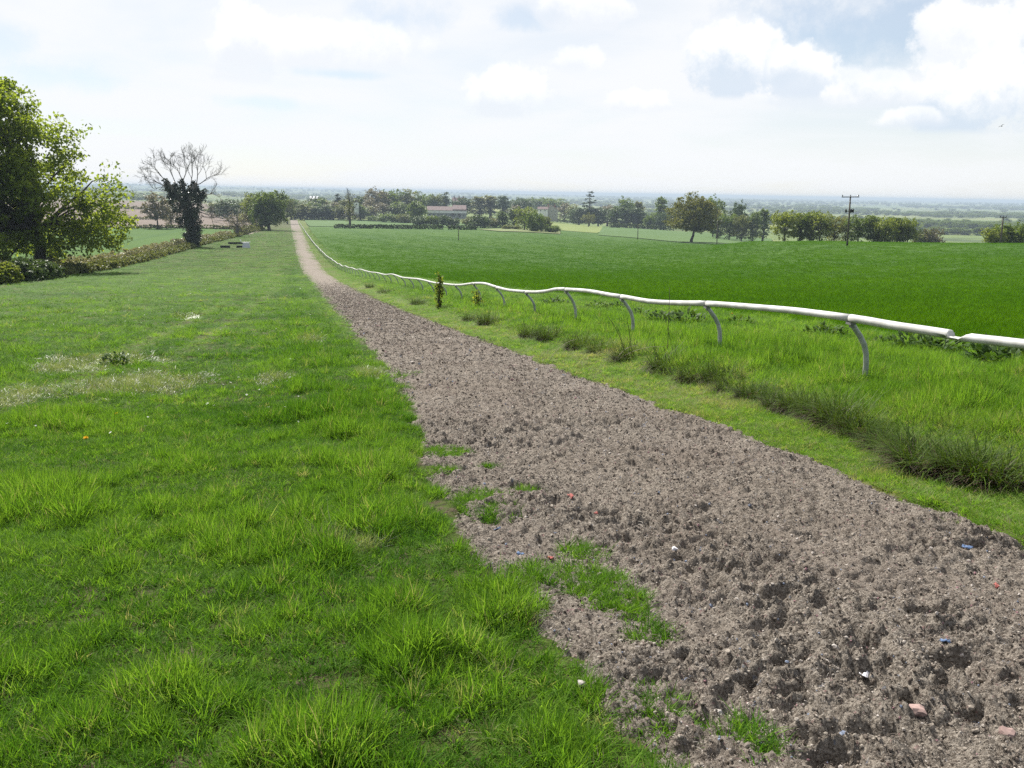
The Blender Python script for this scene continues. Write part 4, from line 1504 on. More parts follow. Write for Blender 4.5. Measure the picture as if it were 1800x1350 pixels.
# far woods and hedgerows on the plain, too many to count
proto_collection('farwood', [])
for key in ('round0', 'round1', 'bush0', 'tall0'):
    (tm_, cm_), H0, W0 = KIND[key]
    PROTO['farwood'].objects.link(bpy.data.objects.new('wood_'+key, cm_))
nf = 26000
xw_, yw_, rw_ = polar(nf, 1050, 14000, -24, 50)
msk = fbm(xw_, yw_, 420.0, 3, 201)
row = np.abs(fbm(xw_, yw_, 700.0, 2, 202)-0.5)
ok = (msk > 0.60) | (row < 0.010)
ok &= ~((np.arctan2(xw_, yw_) < rad(-1)) & (rw_ < 1650))
xw_, yw_, rw_ = xw_[ok], yw_[ok], rw_[ok]
nf = len(xw_)
s_ = rng.uniform(0.45, 0.9, nf)*np.clip(rw_/2500, 1, 2.0)
scatter('distant_woods', 'farwood', np.stack([xw_, yw_, T(xw_, yw_)-0.5], 1), np.stack([0*s_, 0*s_, rng.uniform(0, 6.28, nf)], 1), np.stack([s_*1.5, s_*1.5, s_*0.62], 1), rng.uniform(0, 1, nf),
        'hazy woods and hedgerows spread over the distant plain', 'woods')


# ------------------------------------------------------------------ hedges
def hedge(name, pts, h, w, leaf, label, lsize=0.3, dens=60, seed=0, cat='hedge', rough=0.35, group=None):
    r_ = np.random.default_rng(900+seed)
    P_ = np.array([(p[0], p[1]) for p in pts], float)
    seg = np.r_[0, np.cumsum(np.hypot(*np.diff(P_, axis=0).T))]
    L_ = seg[-1]
    n = int(L_*dens)
    s_ = r_.uniform(0, L_, n)
    cx_ = np.interp(s_, seg, P_[:, 0])
    cy_ = np.interp(s_, seg, P_[:, 1])
    tang = np.array([np.interp(s_+.5, seg, P_[:, 0])-np.interp(s_-.5, seg, P_[:, 0]), np.interp(s_+.5, seg, P_[:, 1])-np.interp(s_-.5, seg, P_[:, 1])])
    tang /= np.hypot(*tang)+1e-9
    hh = h*(1+rough*(fbm(s_, 0*s_, 3.0, 3, 300+seed)-0.5)*2)
    u_ = r_.uniform(-1, 1, n)
    v_ = r_.uniform(0, 1, n)**0.7
    prof_ = np.sqrt(np.clip(1-v_**4, 0.05, 1))
    lat = u_*w/2*prof_*(1+rough*(fbm(s_, v_*2, 1.5, 3, 320+seed)-0.5)*2)
    x_ = cx_-tang[1]*lat
    y_ = cy_+tang[0]*lat
    org = np.array([P_[0, 0], P_[0, 1], T1(*P_[0])])
    C = np.stack([x_, y_, T(x_, y_)+v_*hh], 1)-org
    me = leaves_mesh(name, C, np.full(n, 0.3*min(1, h)), 7, lsize, 910+seed, LEAF[leaf], sub=1)
    o_ = obj(name, me)
    o_.location = org
    return tag(o_, label, cat, group)


yh = np.arange(62, 345, 8.0)
hedge('hedge', [(float(HEDX(np.array([v]))[0])+0.4, v) for v in yh], 0.95, 2.4, 'hedge', 'long shaggy low hedge along the left side of the meadow', 0.34, 42, 1, rough=0.5)
hedge('grass_bank', [(float(HEDX(np.array([v]))[0])-2.6, v) for v in yh], 1.6, 1.6, 'dead', 'pale dry grassy bank running just behind the left hedge', 0.30, 20, 2, 'bank', rough=0.5)
x0_, y0_, _ = G(-30, 503)
x1_, y1_, _ = G(22, 500)
hedge('clipped_hedge', [(x0_, y0_), (x1_, y1_)], 1.6, 1.6, 'bright', 'square clipped hedge end at the left edge under the big tree', 0.25, 320, 3, rough=0.08)
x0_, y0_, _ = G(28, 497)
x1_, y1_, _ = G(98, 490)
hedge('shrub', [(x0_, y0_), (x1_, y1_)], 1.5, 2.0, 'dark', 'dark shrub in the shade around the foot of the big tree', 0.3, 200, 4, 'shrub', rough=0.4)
a_, b_ = G(588, 402), G(779, 404)
hedge('hedge', [a_, b_], 2.3, 2.2, 'dark', 'long dark clipped hedge across the far side of the wheat', 0.5, 30, 5, rough=0.12)
a_, b_ = G(787, 404.5), G(838, 405)
hedge('hedge', [a_, b_], 2.4, 2.2, 'dark', 'short dark hedge right of the gap behind the marker post', 0.5, 30, 6, rough=0.12)
hedge('hedge', [at(965, 868), at(1022, 862)], 2.5, 2.5, 'dark', 'dark hedge line at the top of the pale pasture', 0.7, 16, 7, rough=0.2)
hedge('hedge', [at(1072, 745), at(1182, 715)], 3.6, 3, 'dark', 'dark hedge line under the wood left of the spreading oak', 0.7, 22, 8, rough=0.15)
hedge('hedge', [at(205, 412), at(420, 440)], 1.7, 2, 'hedge', 'hedge between the left green crop and the ploughed land', 0.5, 14, 9, rough=0.3)
hedge('hedge', [at(200, 560), at(330, 590)], 1.6, 2, 'hedge', 'thin hedge line crossing the ploughed land, the nearer one', 0.6, 9, 10, rough=0.4)
hedge('hedge', [at(200, 800), at(400, 850)], 2.4, 2, 'hedge', 'thin hedge line crossing the ploughed land, the farther one', 0.8, 9, 11, rough=0.4)
yh = np.arange(345, 450, 6.0)
hedge('scrub', [(float(HEDX(np.array([v]))[0])-0.5, v) for v in yh], 2.2, 3.4, 'hedge', 'rough olive scrub between the thorn tree and the stout trunked tree', 0.5, 30, 12, 'scrub', rough=0.8)

# ------------------------------------------------------------------ buildings
M_tile = principled('roof_tile', (0.24, 0.185, 0.175), 0.9, 0.1, color2=(0.19, 0.145, 0.14), scale=0.6)
M_white = principled('white_paint', (0.78, 0.77, 0.74), 0.6, 0.3)
M_cream = principled('cream_render', (0.42, 0.40, 0.33), 0.8, 0.2)
M_block = principled('block_wall', (0.30, 0.31, 0.28), 0.9, 0.1, color2=(0.24, 0.26, 0.23), scale=0.5)
M_brick = principled('brick_wall', (0.30, 0.17, 0.13), 0.9, 0.1, color2=(0.25, 0.14, 0.11), scale=2)
M_glass = principled('window_glass', (0.03, 0.04, 0.05), 0.1, 0.6)
M_black = principled('black_rubber', (0.012, 0.012, 0.012), 0.6, 0.3)
M_wood = principled('pole_wood', (0.075, 0.062, 0.050), 0.9, 0.1, color2=(0.11, 0.095, 0.08), scale=3)
M_dull = principled('weathered_glint_white', (0.56, 0.57, 0.60), 0.6, 0.3)


def gable_roof(m_, x0, x1, y0, y1, z0, z1, over=0.4, axis='x', th=0.25):
    if axis == 'x':
        ym = (y0+y1)/2
        for s_, ye in ((-1, y0-over), (1, y1+over)):
            a = [(x0-over, ye, z0-0.1), (x1+over, ye, z0-0.1), (x1+over, ym, z1), (x0-over, ym, z1)]
            m_.add(np.array(a+[(p[0], p[1], p[2]+th) for p in a]), [[0, 1, 2, 3], [7, 6, 5, 4], [0, 4, 5, 1], [1, 5, 6, 2], [2, 6, 7, 3], [3, 7, 4, 0]])
    else:
        xm = (x0+x1)/2
        for s_, xe in ((-1, x0-over), (1, x1+over)):
            a = [(xe, y0-over, z0-0.1), (xe, y1+over, z0-0.1), (xm, y1+over, z1), (xm, y0-over, z1)]
            m_.add(np.array(a+[(p[0], p[1], p[2]+th) for p in a]), [[0, 1, 2, 3], [7, 6, 5, 4], [0, 4, 5, 1], [1, 5, 6, 2], [2, 6, 7, 3], [3, 7, 4, 0]])


def gable_wall(m_, x0, x1, y0, y1, z0, z1, zr, axis='x'):
    m_.add(np.array([(x0, y0, z0), (x1, y0, z0), (x1, y1, z0), (x0, y1, z0), (x0, y0, z1), (x1, y0, z1), (x1, y1, z1), (x0, y1, z1)]), [[0, 1, 5, 4], [1, 2, 6, 5], [2, 3, 7, 6], [3, 0, 4, 7]])
    if axis == 'x':
        ym = (y0+y1)/2
        for xx in (x0, x1):
            m_.add(np.array([(xx, y0, z1), (xx, y1, z1), (xx, ym, zr)]), [[0, 1, 2]])
    else:
        xm = (x0+x1)/2
        for yy in (y0, y1):
            m_.add(np.array([(x0, yy, z1), (x1, yy, z1), (xm, yy, zr)]), [[0, 1, 2]])


def house(name, px, r1, w, d, eave, ridge, label, wallm, axis='x', base=None, windows=(), chim=(), cat='house', extra_rz=0.0, door=None):
    x_, y_, z_ = at(px, r1)
    if base is not None:
        z_ = base
    e_ = empty(name, (x_, y_, z_), label, cat, None, -math.atan2(x_, y_)+extra_rz)
    m_ = MB()
    gable_wall(m_, -w/2, w/2, 0, d, -4, eave, ridge, axis)
    wl = obj('wall', m_.mesh('wall', [wallm]), e_)
    m_ = MB()
    gable_roof(m_, -w/2, w/2, 0, d, eave, ridge, axis=axis)
    rf = obj('roof', m_.mesh('roof', [M_tile]), e_)
    for wx, wz in windows:
        m_ = MB()
        m_.box((wx, -0.03, wz), (1.3, 0.14, 1.4))
        f_ = obj('window', m_.mesh('window', [M_white]), e_)
        m_ = MB()
        m_.box((wx, -0.09, wz), (1.0, 0.06, 1.1))
        obj('pane', m_.mesh('pane', [M_glass]), f_)
    if door:
        m_ = MB()
        m_.box((door, -0.05, 1.05), (1.1, 0.12, 2.1))
        obj('door', m_.mesh('door', [M_brick]), e_)
    for cx_, cz in chim:
        m_ = MB()
        m_.box((cx_, d/2, cz), (1.1, 0.9, 2.6))
        m_.box((cx_, d/2, cz+1.35), (1.3, 1.1, 0.2))
        obj('chimney', m_.mesh('chimney', [M_brick]), rf)
    return e_


# long farm range
r1 = 880
x_, y_, z_ = at(785, r1)
zb = zat(785, 380, r1)
fb = empty('farm_building', (x_, y_, zb), 'long low farm building with red brown roof and white upper wall', 'barn', None, -math.atan2(x_, y_)-0.05)
m_ = MB()
m_.box((0, 6, 0.2), (37, 12, 5.6))
obj('wall', m_.mesh('wall', [M_block]), fb)
m_ = MB()
m_.box((0, 5.95, 4.1), (37.3, 12.2, 2.2))
obj('cladding', m_.mesh('cladding', [M_white]), fb)
m_ = MB()
gable_roof(m_, -18.6, 18.6, -0.1, 12.1, 5.3, 8.8)
obj('roof', m_.mesh('roof', [M_tile]), fb)
for q in range(9):
    m_ = MB()
    m_.box((-16+q*4, -0.05, 1.4), (1.6, 0.2, 1.1))
    obj('window', m_.mesh('window', [M_glass]), fb)
for q in range(2):
    m_ = MB()
    m_.box((6+q*6, -0.06, 1.2), (2.4, 0.2, 3.0))
    obj('door', m_.mesh('door', [M_wood]), fb)
m_ = MB()
gable_roof(m_, 6, 18, 0.5, 14, 6.3, 10.2, axis='x')
obj('upper_roof', m_.mesh('upper_roof', [M_tile]), fb)
house('farmhouse', 806, 960, 13, 10, 6.5, 10.5, 'red roofed farmhouse with white chimneys behind the farm range', M_brick, base=zat(806, 366, 960), windows=[(-4, 2), (0, 2), (4, 2), (-4, 5), (4, 5)], chim=[(-4.5, 11.0), (0.5, 11.3), (4.8, 11.0)], door=2)
house('cream_house', 969, 850, 12, 9, 6.2, 10, 'cream house with two gables among the trees above the pasture', M_cream, axis='y', base=zat(969, 381, 850), windows=[(-3.5, 2), (3.5, 2), (-3.5, 5), (3.5, 5), (0, 5)], chim=[(-3, 9.8), (3, 9.8)], door=0)
house('outbuilding', 954, 845, 9, 6, 2.6, 4.6, 'small low white building left of the cream house', M_white, base=zat(954, 373, 845), windows=[(-2, 1.4), (2, 1.4)])
house('white_house', 627, 760, 3.6, 5, 5.5, 7.5, 'white gabled house end showing through the belt of trees', M_white, axis='y', base=zat(627, 364, 760)-2.0, windows=[(0, 4.0)])
wh = house('white_house', 553, 868, 7, 6, 16.5, 18.5, 'tall house with roof glint painted pale above the trees at the track end', M_brick, axis='x', windows=[(-1.5, 18), (1.5, 18)])
for c_ in wh.children:
    if c_.name.startswith('roof'):
        c_.data.materials[0] = M_dull  # pale roof colour paints in a glint


# ------------------------------------------------------------------ poles
def pole(px, base, top, arm_px, label, r1=None, low=None, ends=False):
    if r1 is None:
        x_, y_, z_ = G(px, base)
    else:
        x_, y_, z_ = at(px, r1)
    r1 = math.hypot(x_, y_)
    H_ = zat(px, top, r1)-z_
    e_ = empty('telegraph_pole', (x_, y_, z_), label, 'pole', 'telegraph poles across the field', -math.atan2(x_, y_))
    e_.rotation_euler = (0, rad(-1.3), -math.atan2(x_, y_))
    m_ = MB()
    m_.tube(np.array([[0, 0, -1], [0, 0, H_*.5], [0, 0, H_]]), [0.19, 0.16, 0.13], 8)
    obj('post', m_.mesh('post', [M_wood], True), e_)
    if arm_px:
        aw = arm_px/FPX*r1
        m_ = MB()
        m_.box((0, -0.16, H_-0.12), (aw, 0.14, 0.16))
        obj('crossarm', m_.mesh('crossarm', [M_wood]), e_)
        for q in (-1, 0, 1):
            m_ = MB()
            m_.tube(np.array([[q*aw*.45, -.16, H_-.03], [q*aw*.45, -.16, H_+.1], [q*aw*.45, -.16, H_+.16], [q*aw*.45, -.16, H_+.28]]), [.05, .05, .13 if not ends else .2, .06], 8)
            obj('insulator', m_.mesh('insulator', [M_white if ends else M_glass], True), e_)
    if low:
        zl = zat(px, low, r1)-z_
        m_ = MB()
        m_.box((0, -0.18, zl), (1.5, 0.12, 0.14))
        br_ = obj('bracket', m_.mesh('bracket', [M_wood]), e_)
        for q in (-0.62, 0.3, 0.62):
            m_ = MB()
            m_.tube(np.array([[q, -.2, zl-.25], [q, -.2, zl-.2], [q, -.2, zl+.25], [q, -.2, zl+.4]]), [.1, .17, .17, .06], 8)
            obj('switch', m_.mesh('switch', [M_black], True), br_)
    return e_


pole(1489, 433, 345, 27, 'tall dark pole with wide crossarm and switchgear in front of the right wood', low=371)
pole(1260, 430, 389, 14, 'pole with pale insulators right beside the spreading oak', ends=True)
pole(1121, 421, 395, 12, 'small grey pole with short crossarm in the middle of the field')
pole(1765, 0, 381, 9, 'leaning pole among the bushes at the right edge', r1=225)
x_, y_, z_ = G(806, 423)
m_ = MB()
m_.tube(np.array([[0, 0, -.5], [0, 0, zat(806, 400, math.hypot(x_, y_))-z_]]), [.13, .11], 8)
o_ = obj('marker_post', m_.mesh('marker_post', [M_wood], True))
o_.location = (x_, y_, z_)
tag(o_, 'plain dark marker post standing in the wheat before the farm', 'post')
x_, y_, z_ = G(451, 407)
m_ = MB()
m_.tube(np.array([[0, 0, -.5], [0, 0, zat(450, 384, math.hypot(x_, y_))-z_]]), [.16, .13], 8)
o_ = obj('wooden_post', m_.mesh('wooden_post', [M_wood], True))
o_.location = (x_, y_, z_)
tag(o_, 'thin upright post beside the pale lane under the left trees', 'post')

# ------------------------------------------------------------------ jump gear left of the track
x_, y_, z_ = G(433, 436)
e_ = empty('white_jump_box', (x_, y_, z_), 'weathered white box with a white bar on top at the meadow edge', 'jump', None, -math.atan2(x_, y_))
m_ = MB()
m_.add(np.array([(-.95, -.4, 0), (.95, -.4, 0), (.95, .4, 0), (-.95, .4, 0), (-.75, -.25, 1.25), (.75, -.25, 1.25), (.75, .25, 1.25), (-.75, .25, 1.25)]), [[0, 1, 5, 4], [1, 2, 6, 5], [2, 3, 7, 6], [3, 0, 4, 7], [4, 5, 6, 7]])
obj('box', m_.mesh('box', [M_dull]), e_)
m_ = MB()
m_.tube(np.array([[-1.1, 0, 1.33], [1.0, 0, 1.40]]), .09, 8)
obj('bar', m_.mesh('bar', [M_white], True), e_)
m_ = MB()
m_.tube(np.array([[-1.05, 0, 1.3], [-1.35, 0, 2.0]]), .10, 8)
obj('upright', m_.mesh('upright', [M_white], True), e_)
for px, py, L_, lab in [(396, 436, 2.2, 'black low trough farthest left of the white box'), (424, 436, 2.2, 'black low trough touching the near left of the white box'),
                        (409, 429.5, 2.3, 'black low trough in the back row on the left'), (422, 429.5, 1.9, 'black low trough in the back row next to the white box')]:
    x_, y_, z_ = G(px, py)
    m_ = MB()
    m_.box((0, -.28, .28), (L_, .07, .5))
    m_.box((0, .28, .28), (L_, .07, .5))
    m_.box((0, 0, .07), (L_, .5, .08))
    m_.box((-L_/2+.04, 0, .29), (.07, .48, .44))
    m_.box((L_/2-.04, 0, .29), (.07, .48, .44))
    for lx in (-L_/2+.2, L_/2-.2):
        m_.box((lx, 0, -.03), (.12, .4, .14))
    o_ = obj('trough', m_.mesh('trough', [M_black]))
    o_.location = (x_, y_, z_+.05)
    o_.rotation_euler = (0, 0, -math.atan2(x_, y_)+random.uniform(-.1, .1))
    tag(o_, lab, 'trough', 'black troughs by the white box')
x_, y_, z_ = G(458, 395)
e_ = empty('white_gate', (x_, y_, z_), 'broken white rails beside the pale lane under the left tree', 'gate', None, -math.atan2(x_, y_))
for a_, b_ in [((-2.2, 0, 1.6), (1.2, 0, .7)), ((-1.6, 0, .7), (2.0, 0, .2)), ((-2.2, 0, -.3), (-2.2, 0, 1.9)), ((1.6, 0, -.3), (1.0, 0, 1.2)), ((-.6, 0, 1.9), (.4, 0, .6))]:
    m_ = MB()
    m_.tube(np.array([a_, b_]), .12, 6)
    obj('rail', m_.mesh('rail', [M_white], True), e_)

# ------------------------------------------------------------------ tussocks, weeds, sapling, twigs by the rail
def blades(n, h, rad0, w, seed, arch, spread, segs=4, dead=0.3):
    r_ = np.random.default_rng(seed)
    V_, F_, tn_ = [], [], []
    mi = []
    for q in range(n):
        a = r_.uniform(0, 6.283)
        q0 = rad0*math.sqrt(r_.uniform())
        p = np.array([q0*math.cos(a), q0*math.sin(a), -0.02])
        d = a+r_.normal(0, 1.0)
        dv = np.array([math.cos(d), math.sin(d), 0])
        sd = np.array([-dv[1], dv[0], 0])
        isd = r_.uniform() < dead
        L_ = h*r_.uniform(.55, 1.15)*(0.8 if isd else 1)
        th = abs(r_.normal(spread*.5, spread*.5))*(1.5 if isd else 1)
        be = arch*r_.uniform(.4, 1.4)*(1.5 if isd else 1)
        i0 = len(V_)
        for s_ in range(segs+1):
            wk = w*(1-(s_/segs)**2*.96)*r_.uniform(.9, 1.1)
            V_ += [p-sd*wk/2, p+sd*wk/2]
            th = min(th+be/segs, 2.6)
            p = p+(L_/segs)*(dv*math.sin(th)+np.array([0, 0, math.cos(th)]))
            p[2] = max(p[2], 0.01)
        for s_ in range(segs):
            F_.append([i0+2*s_, i0+2*s_+1, i0+2*s_+3, i0+2*s_+2])
            mi.append(1 if isd else 0)
            tn_.append(r_.uniform(0, 1))
    return np.array(V_), np.array(F_), mi, tn_


M_tuss = leafy('tussock_blade', (0.026, 0.056, 0.007), (0.090, 0.145, 0.015), 0.28, 0.6, spec=0.10)
M_thatch = leafy('tussock_thatch', (0.022, 0.015, 0.009), (0.075, 0.055, 0.030), 0.06, 0.6, spec=0.2)  # brown thatch, darkened so the backlit shade sits in its colour
TUS = []
for k_ in range(4):
    V_, F_, mi, tn_ = blades(360, 0.58, 0.27, 0.009, 700+k_, 1.5, 0.28, dead=0.0)
    V3, F3, mi3, tn3 = blades(640, 0.46, 0.29, 0.009, 750+k_, 1.5, 0.30, dead=1.0)
    TUS.append((mesh_np('blades', V_, [F_], [M_tuss], attrs={'tint': ('FACE', tn_)}, smooth=True), mesh_np('thatch', V3, [F3], [M_thatch], attrs={'tint': ('FACE', tn3)}, smooth=True)))
M_core = principled('tussock_shade_core', (0.035, 0.024, 0.014), 1.0, 0.0, color2=(0.06, 0.045, 0.025), scale=14)  # dark dome added inside each tussock, painting the shade of its gaps
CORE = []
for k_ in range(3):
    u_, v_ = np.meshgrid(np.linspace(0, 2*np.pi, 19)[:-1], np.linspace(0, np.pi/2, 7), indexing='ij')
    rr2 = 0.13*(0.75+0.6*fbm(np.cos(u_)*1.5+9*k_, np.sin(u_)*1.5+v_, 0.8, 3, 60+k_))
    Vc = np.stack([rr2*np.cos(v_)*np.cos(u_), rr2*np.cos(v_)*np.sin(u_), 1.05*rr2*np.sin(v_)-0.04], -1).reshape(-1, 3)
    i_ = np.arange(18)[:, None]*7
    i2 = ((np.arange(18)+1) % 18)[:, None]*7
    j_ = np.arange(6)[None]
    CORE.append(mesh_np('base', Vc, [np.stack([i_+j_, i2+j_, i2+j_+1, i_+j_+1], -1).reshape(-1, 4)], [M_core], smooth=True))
TL = [(1512, 768, .85, 'ragged tussock squeezed against the right of the large one by the nearest post'), (1600, 806, .85, 'low tussock left of the brown bottomed one'), (1690, 842, .95, 'tussock wedged between the brown bottomed and the biggest one'), (1405, 730, .8, 'dark tussock second left of the large one by the nearest post'), (1290, 690, .75, 'low tussock right of the second rail post foot'),
      (1480, 752, 1.15, 'large dark tussock in front of the nearest rail post'), (1432, 742, .75, 'smaller tussock left of the large one by the nearest post'), (1560, 790, .85, 'tussock right below the nearest rail post'), (1640, 828, 1.1, 'brown bottomed tussock halfway from the nearest post to the right edge'),
      (1738, 850, 1.1, 'biggest dark tussock close to the right edge'), (1790, 800, 1.1, 'tussock at the right edge of the photo'), (1700, 780, .9, 'tussock behind the biggest one near the right edge'), (1375, 722, .9, 'brownish tussock left of the large dark one'), (1325, 705, .8, 'tussock between the second and the nearest rail post'),
      (1268, 680, .7, 'tussock at the foot of the second rail post'), (1225, 672, .75, 'tussock just left of the second rail post'), (1182, 658, .95, 'dark tussock between the second and third rail posts'), (1105, 638, .8, 'tussock beneath the dry sticks by the third post'), (1060, 625, .75, 'brown tussock left of the third post'),
      (1020, 616, .8, 'tussock beneath the fourth rail post'), (965, 602, .8, 'dark brown tussock between fourth and fifth posts'), (930, 596, .65, 'tussock below the fifth rail post'), (858, 574, .9, 'dark brownish tussock right of the leafy sapling'), (826, 566, .7, 'low tussock right beside the leafy sapling'), (735, 538, .9, 'tussock left of the leafy sapling'),
      (676, 517, 1.0, 'dark tussock under the far crowded posts'), (650, 508, .9, 'small far tussock under the wavy rail')]
for k_, (px, py, s_, lab) in enumerate(TL):
    x_, y_, z_ = G(px, py)
    e_ = empty('grass_tussock', (x_, y_, z_+.02), lab, 'tussock', 'rough grass tussocks along the rail', random.uniform(0, 6.28))
    s_ *= 1.3 if py < 690 else .92
    e_.scale = (s_*random.uniform(.8, 1.05), s_*random.uniform(.8, 1.05), s_*random.uniform(.7, 1.1))
    b_, t_ = TUS[k_ % 4]
    obj('blades', b_, e_)
    obj('thatch', t_, e_)
    obj('base', CORE[k_ % 3], e_)

M_dock = leafy('weed_leaf', (0.026, 0.062, 0.010), (0.070, 0.125, 0.020), 0.35, 0.6, spec=0.12)


def broad_leaves(n, h, rad0, L0, seed, mat):
    r_ = np.random.default_rng(seed)
    V_, F_, tn_ = [], [], []
    for q in range(n):
        a = r_.uniform(0, 6.283)
        q0 = rad0*math.sqrt(r_.uniform())
        p = np.array([q0*math.cos(a), q0*math.sin(a), h*r_.uniform(.1, 1)*(1-.5*(q0/rad0)**2)])
        d = a+r_.normal(0, .8)
        dv = np.array([math.cos(d), math.sin(d), 0])
        sd = np.array([-dv[1], dv[0], 0])
        L_ = L0*r_.uniform(.6, 1.2)
        w = L_*.2
        th = r_.uniform(.3, 1.2)
        i0 = len(V_)
        for s_, ww in enumerate((.3, 1, .75, .08)):
            V_ += [p-sd*w*ww, p+sd*w*ww]
            p = p+L_/3*(dv*math.sin(th)+np.array([0, 0, math.cos(th)]))
            th += .35
        for s_ in range(3):
            F_.append([i0+2*s_, i0+2*s_+1, i0+2*s_+3, i0+2*s_+2])
            tn_.append(r_.uniform())
    return mesh_np('weed', np.array(V_), [np.array(F_)], [mat], attrs={'tint': ('FACE', tn_)}, smooth=True)


WEED = [broad_leaves(170, .30, .34, .13, 800+k_, M_dock) for k_ in range(3)]
for k_, (px, py, s_, lab) in enumerate([(1450, 607, 1.0, 'dark dock clump behind the rail left of the nearest post'), (1595, 630, 1.0, 'broad weed clump behind the rail right of the nearest post'), (1640, 636, 1.1, 'largest weed clump behind the rail, right of the nearest post'), (1765, 657, 1.2, 'dark weed clump behind the rail near the right edge'),
                                        (1545, 622, .7, 'small weed clump close behind the nearest post top'), (1205, 582, 1.2, 'dark weed patch behind the rail left of the second post'), (1165, 577, 1.0, 'weed clump behind the rail between second and third posts'), (1050, 553, 1.0, 'dark weed clump behind the rail above the fourth post foot'), (975, 545, 1.1, 'weed clump behind the rail near the fifth post'),
                                        (1085, 552, .9, 'weed clump behind the rail left of the third post'), (1125, 567, .9, 'weed clump behind the rail right of the third post'), (1300, 585, .9, 'weed clump behind the rail right of the second post'),
                                        (205, 645, 0.5, 'small dark weed in the short turf at the left')]):
    x_, y_, z_ = G(px, py)
    o_ = obj('weed_clump', WEED[k_ % 3])
    o_.location = (x_, y_, z_+.03)
    o_.rotation_euler = (0, 0, random.uniform(0, 6.28))
    s_ *= 1.45
    o_.scale = (s_, s_, s_)
    tag(o_, lab, 'weed', 'weed clumps beyond the rail')


def sapling(px, base, top, wpx, label, n, seed, name='sapling'):
    x_, y_, z_ = G(px, base)
    r1 = math.hypot(x_, y_)
    H_ = zat(px, top, r1)-z_
    w = wpx/FPX*r1/2
    e_ = empty(name, (x_, y_, z_), label, 'sapling')
    r_ = np.random.default_rng(seed)
    m_ = MB()
    C = []
    for q in range(5):
        a = r_.uniform(0, 6.28)
        tp = np.array([math.cos(a)*w*.6, math.sin(a)*w*.6, H_*r_.uniform(.75, 1)])
        if q == 0:
            tp = np.array([0, 0, H_])
        P_ = np.array([[0, 0, -.1], tp*np.array([.6, .6, .4]), tp])
        m_.tube(P_, [.02, .014, .007], 5)
        for t_ in np.linspace(.12, 1, 14):
            C.append(tp*np.array([t_**.5, t_**.5, t_])+r_.normal(0, w*.3, 3))
    obj('stem', m_.mesh('stem', [M_bark]), e_)
    obj('leaves', leaves_mesh('leaves', C, np.full(len(C), .10), n, .10, seed+1, LEAF['sapling'], sub=3), e_)


sapling(770, 546, 479, 16, 'leafy young sapling growing up through the rail', 6, 31)
sapling(838, 552, 512, 16, 'small dark leaved shoot between rail posts right of the sapling', 4, 33)
# bare stems
x_, y_, z_ = G(1095, 640)
r1 = math.hypot(x_, y_)
e_ = empty('bare_stems', (x_, y_, z_), 'thin bare stems and bent dry sticks beside the third post', 'sticks')
vr = np.array([y_, -x_, 0])/r1
M_stick = principled('dry_stick', (0.40, 0.34, 0.25), 0.8, 0.2)
M_twig = principled('dark_twig', (0.06, 0.05, 0.035), 0.8, 0.2)
for (ax, ay, bx, by, mat, rr2) in [(1105, 636, 1065, 558, M_twig, .006), (1100, 636, 1080, 572, M_twig, .005), (1112, 634, 1098, 560, M_twig, .006), (1118, 634, 1092, 590, M_twig, .004), (1172, 640, 1170, 505, M_twig, .006), (1185, 640, 1158, 545, M_twig, .004), (1075, 642, 1120, 612, M_stick, .008), (1075, 640, 1165, 610, M_stick, .006), (1080, 645, 1150, 628, M_stick, .007), (960, 640, 1010, 600, M_stick, .005)]:
    p0 = vr*((ax-1095)*r1/FPX)+np.array([0, 0, zat(ax, ay, r1)-z_])
    p1 = vr*((bx-1095)*r1/FPX)+np.array([0, 0, zat(bx, by, r1)-z_])+np.array([x_, y_, 0])/r1*random.uniform(-.2, .3)
    p0[2] = min(p0[2], .02)
    m_ = MB()
    t_ = np.linspace(0, 1, 6)[:, None]
    P_ = p0*(1-t_)+p1*t_+np.array([0, 0, .10])*(t_*(1-t_)*4)
    m_.tube(P_, np.linspace(rr2, rr2*.6, 6), 5)
    obj('stem' if mat is M_twig else 'stick', m_.mesh('stem', [mat], True), e_)

# ------------------------------------------------------------------ small things on the ground
M_stone = principled('stone', (0.34, 0.32, 0.30), 0.9, 0.2, color2=(0.30, 0.27, 0.25), scale=30)
M_pink = principled('pink_stone', (0.30, 0.21, 0.19), 0.9, 0.1, color2=(0.22, 0.16, 0.145), scale=30)
M_blue = principled('blue_cloth', (0.10, 0.15, 0.26), 0.9, 0.2)
M_red = principled('red_cloth', (0.26, 0.085, 0.075), 0.9, 0.2)
M_pale = principled('pale_cloth', (0.58, 0.57, 0.60), 0.8, 0.2)


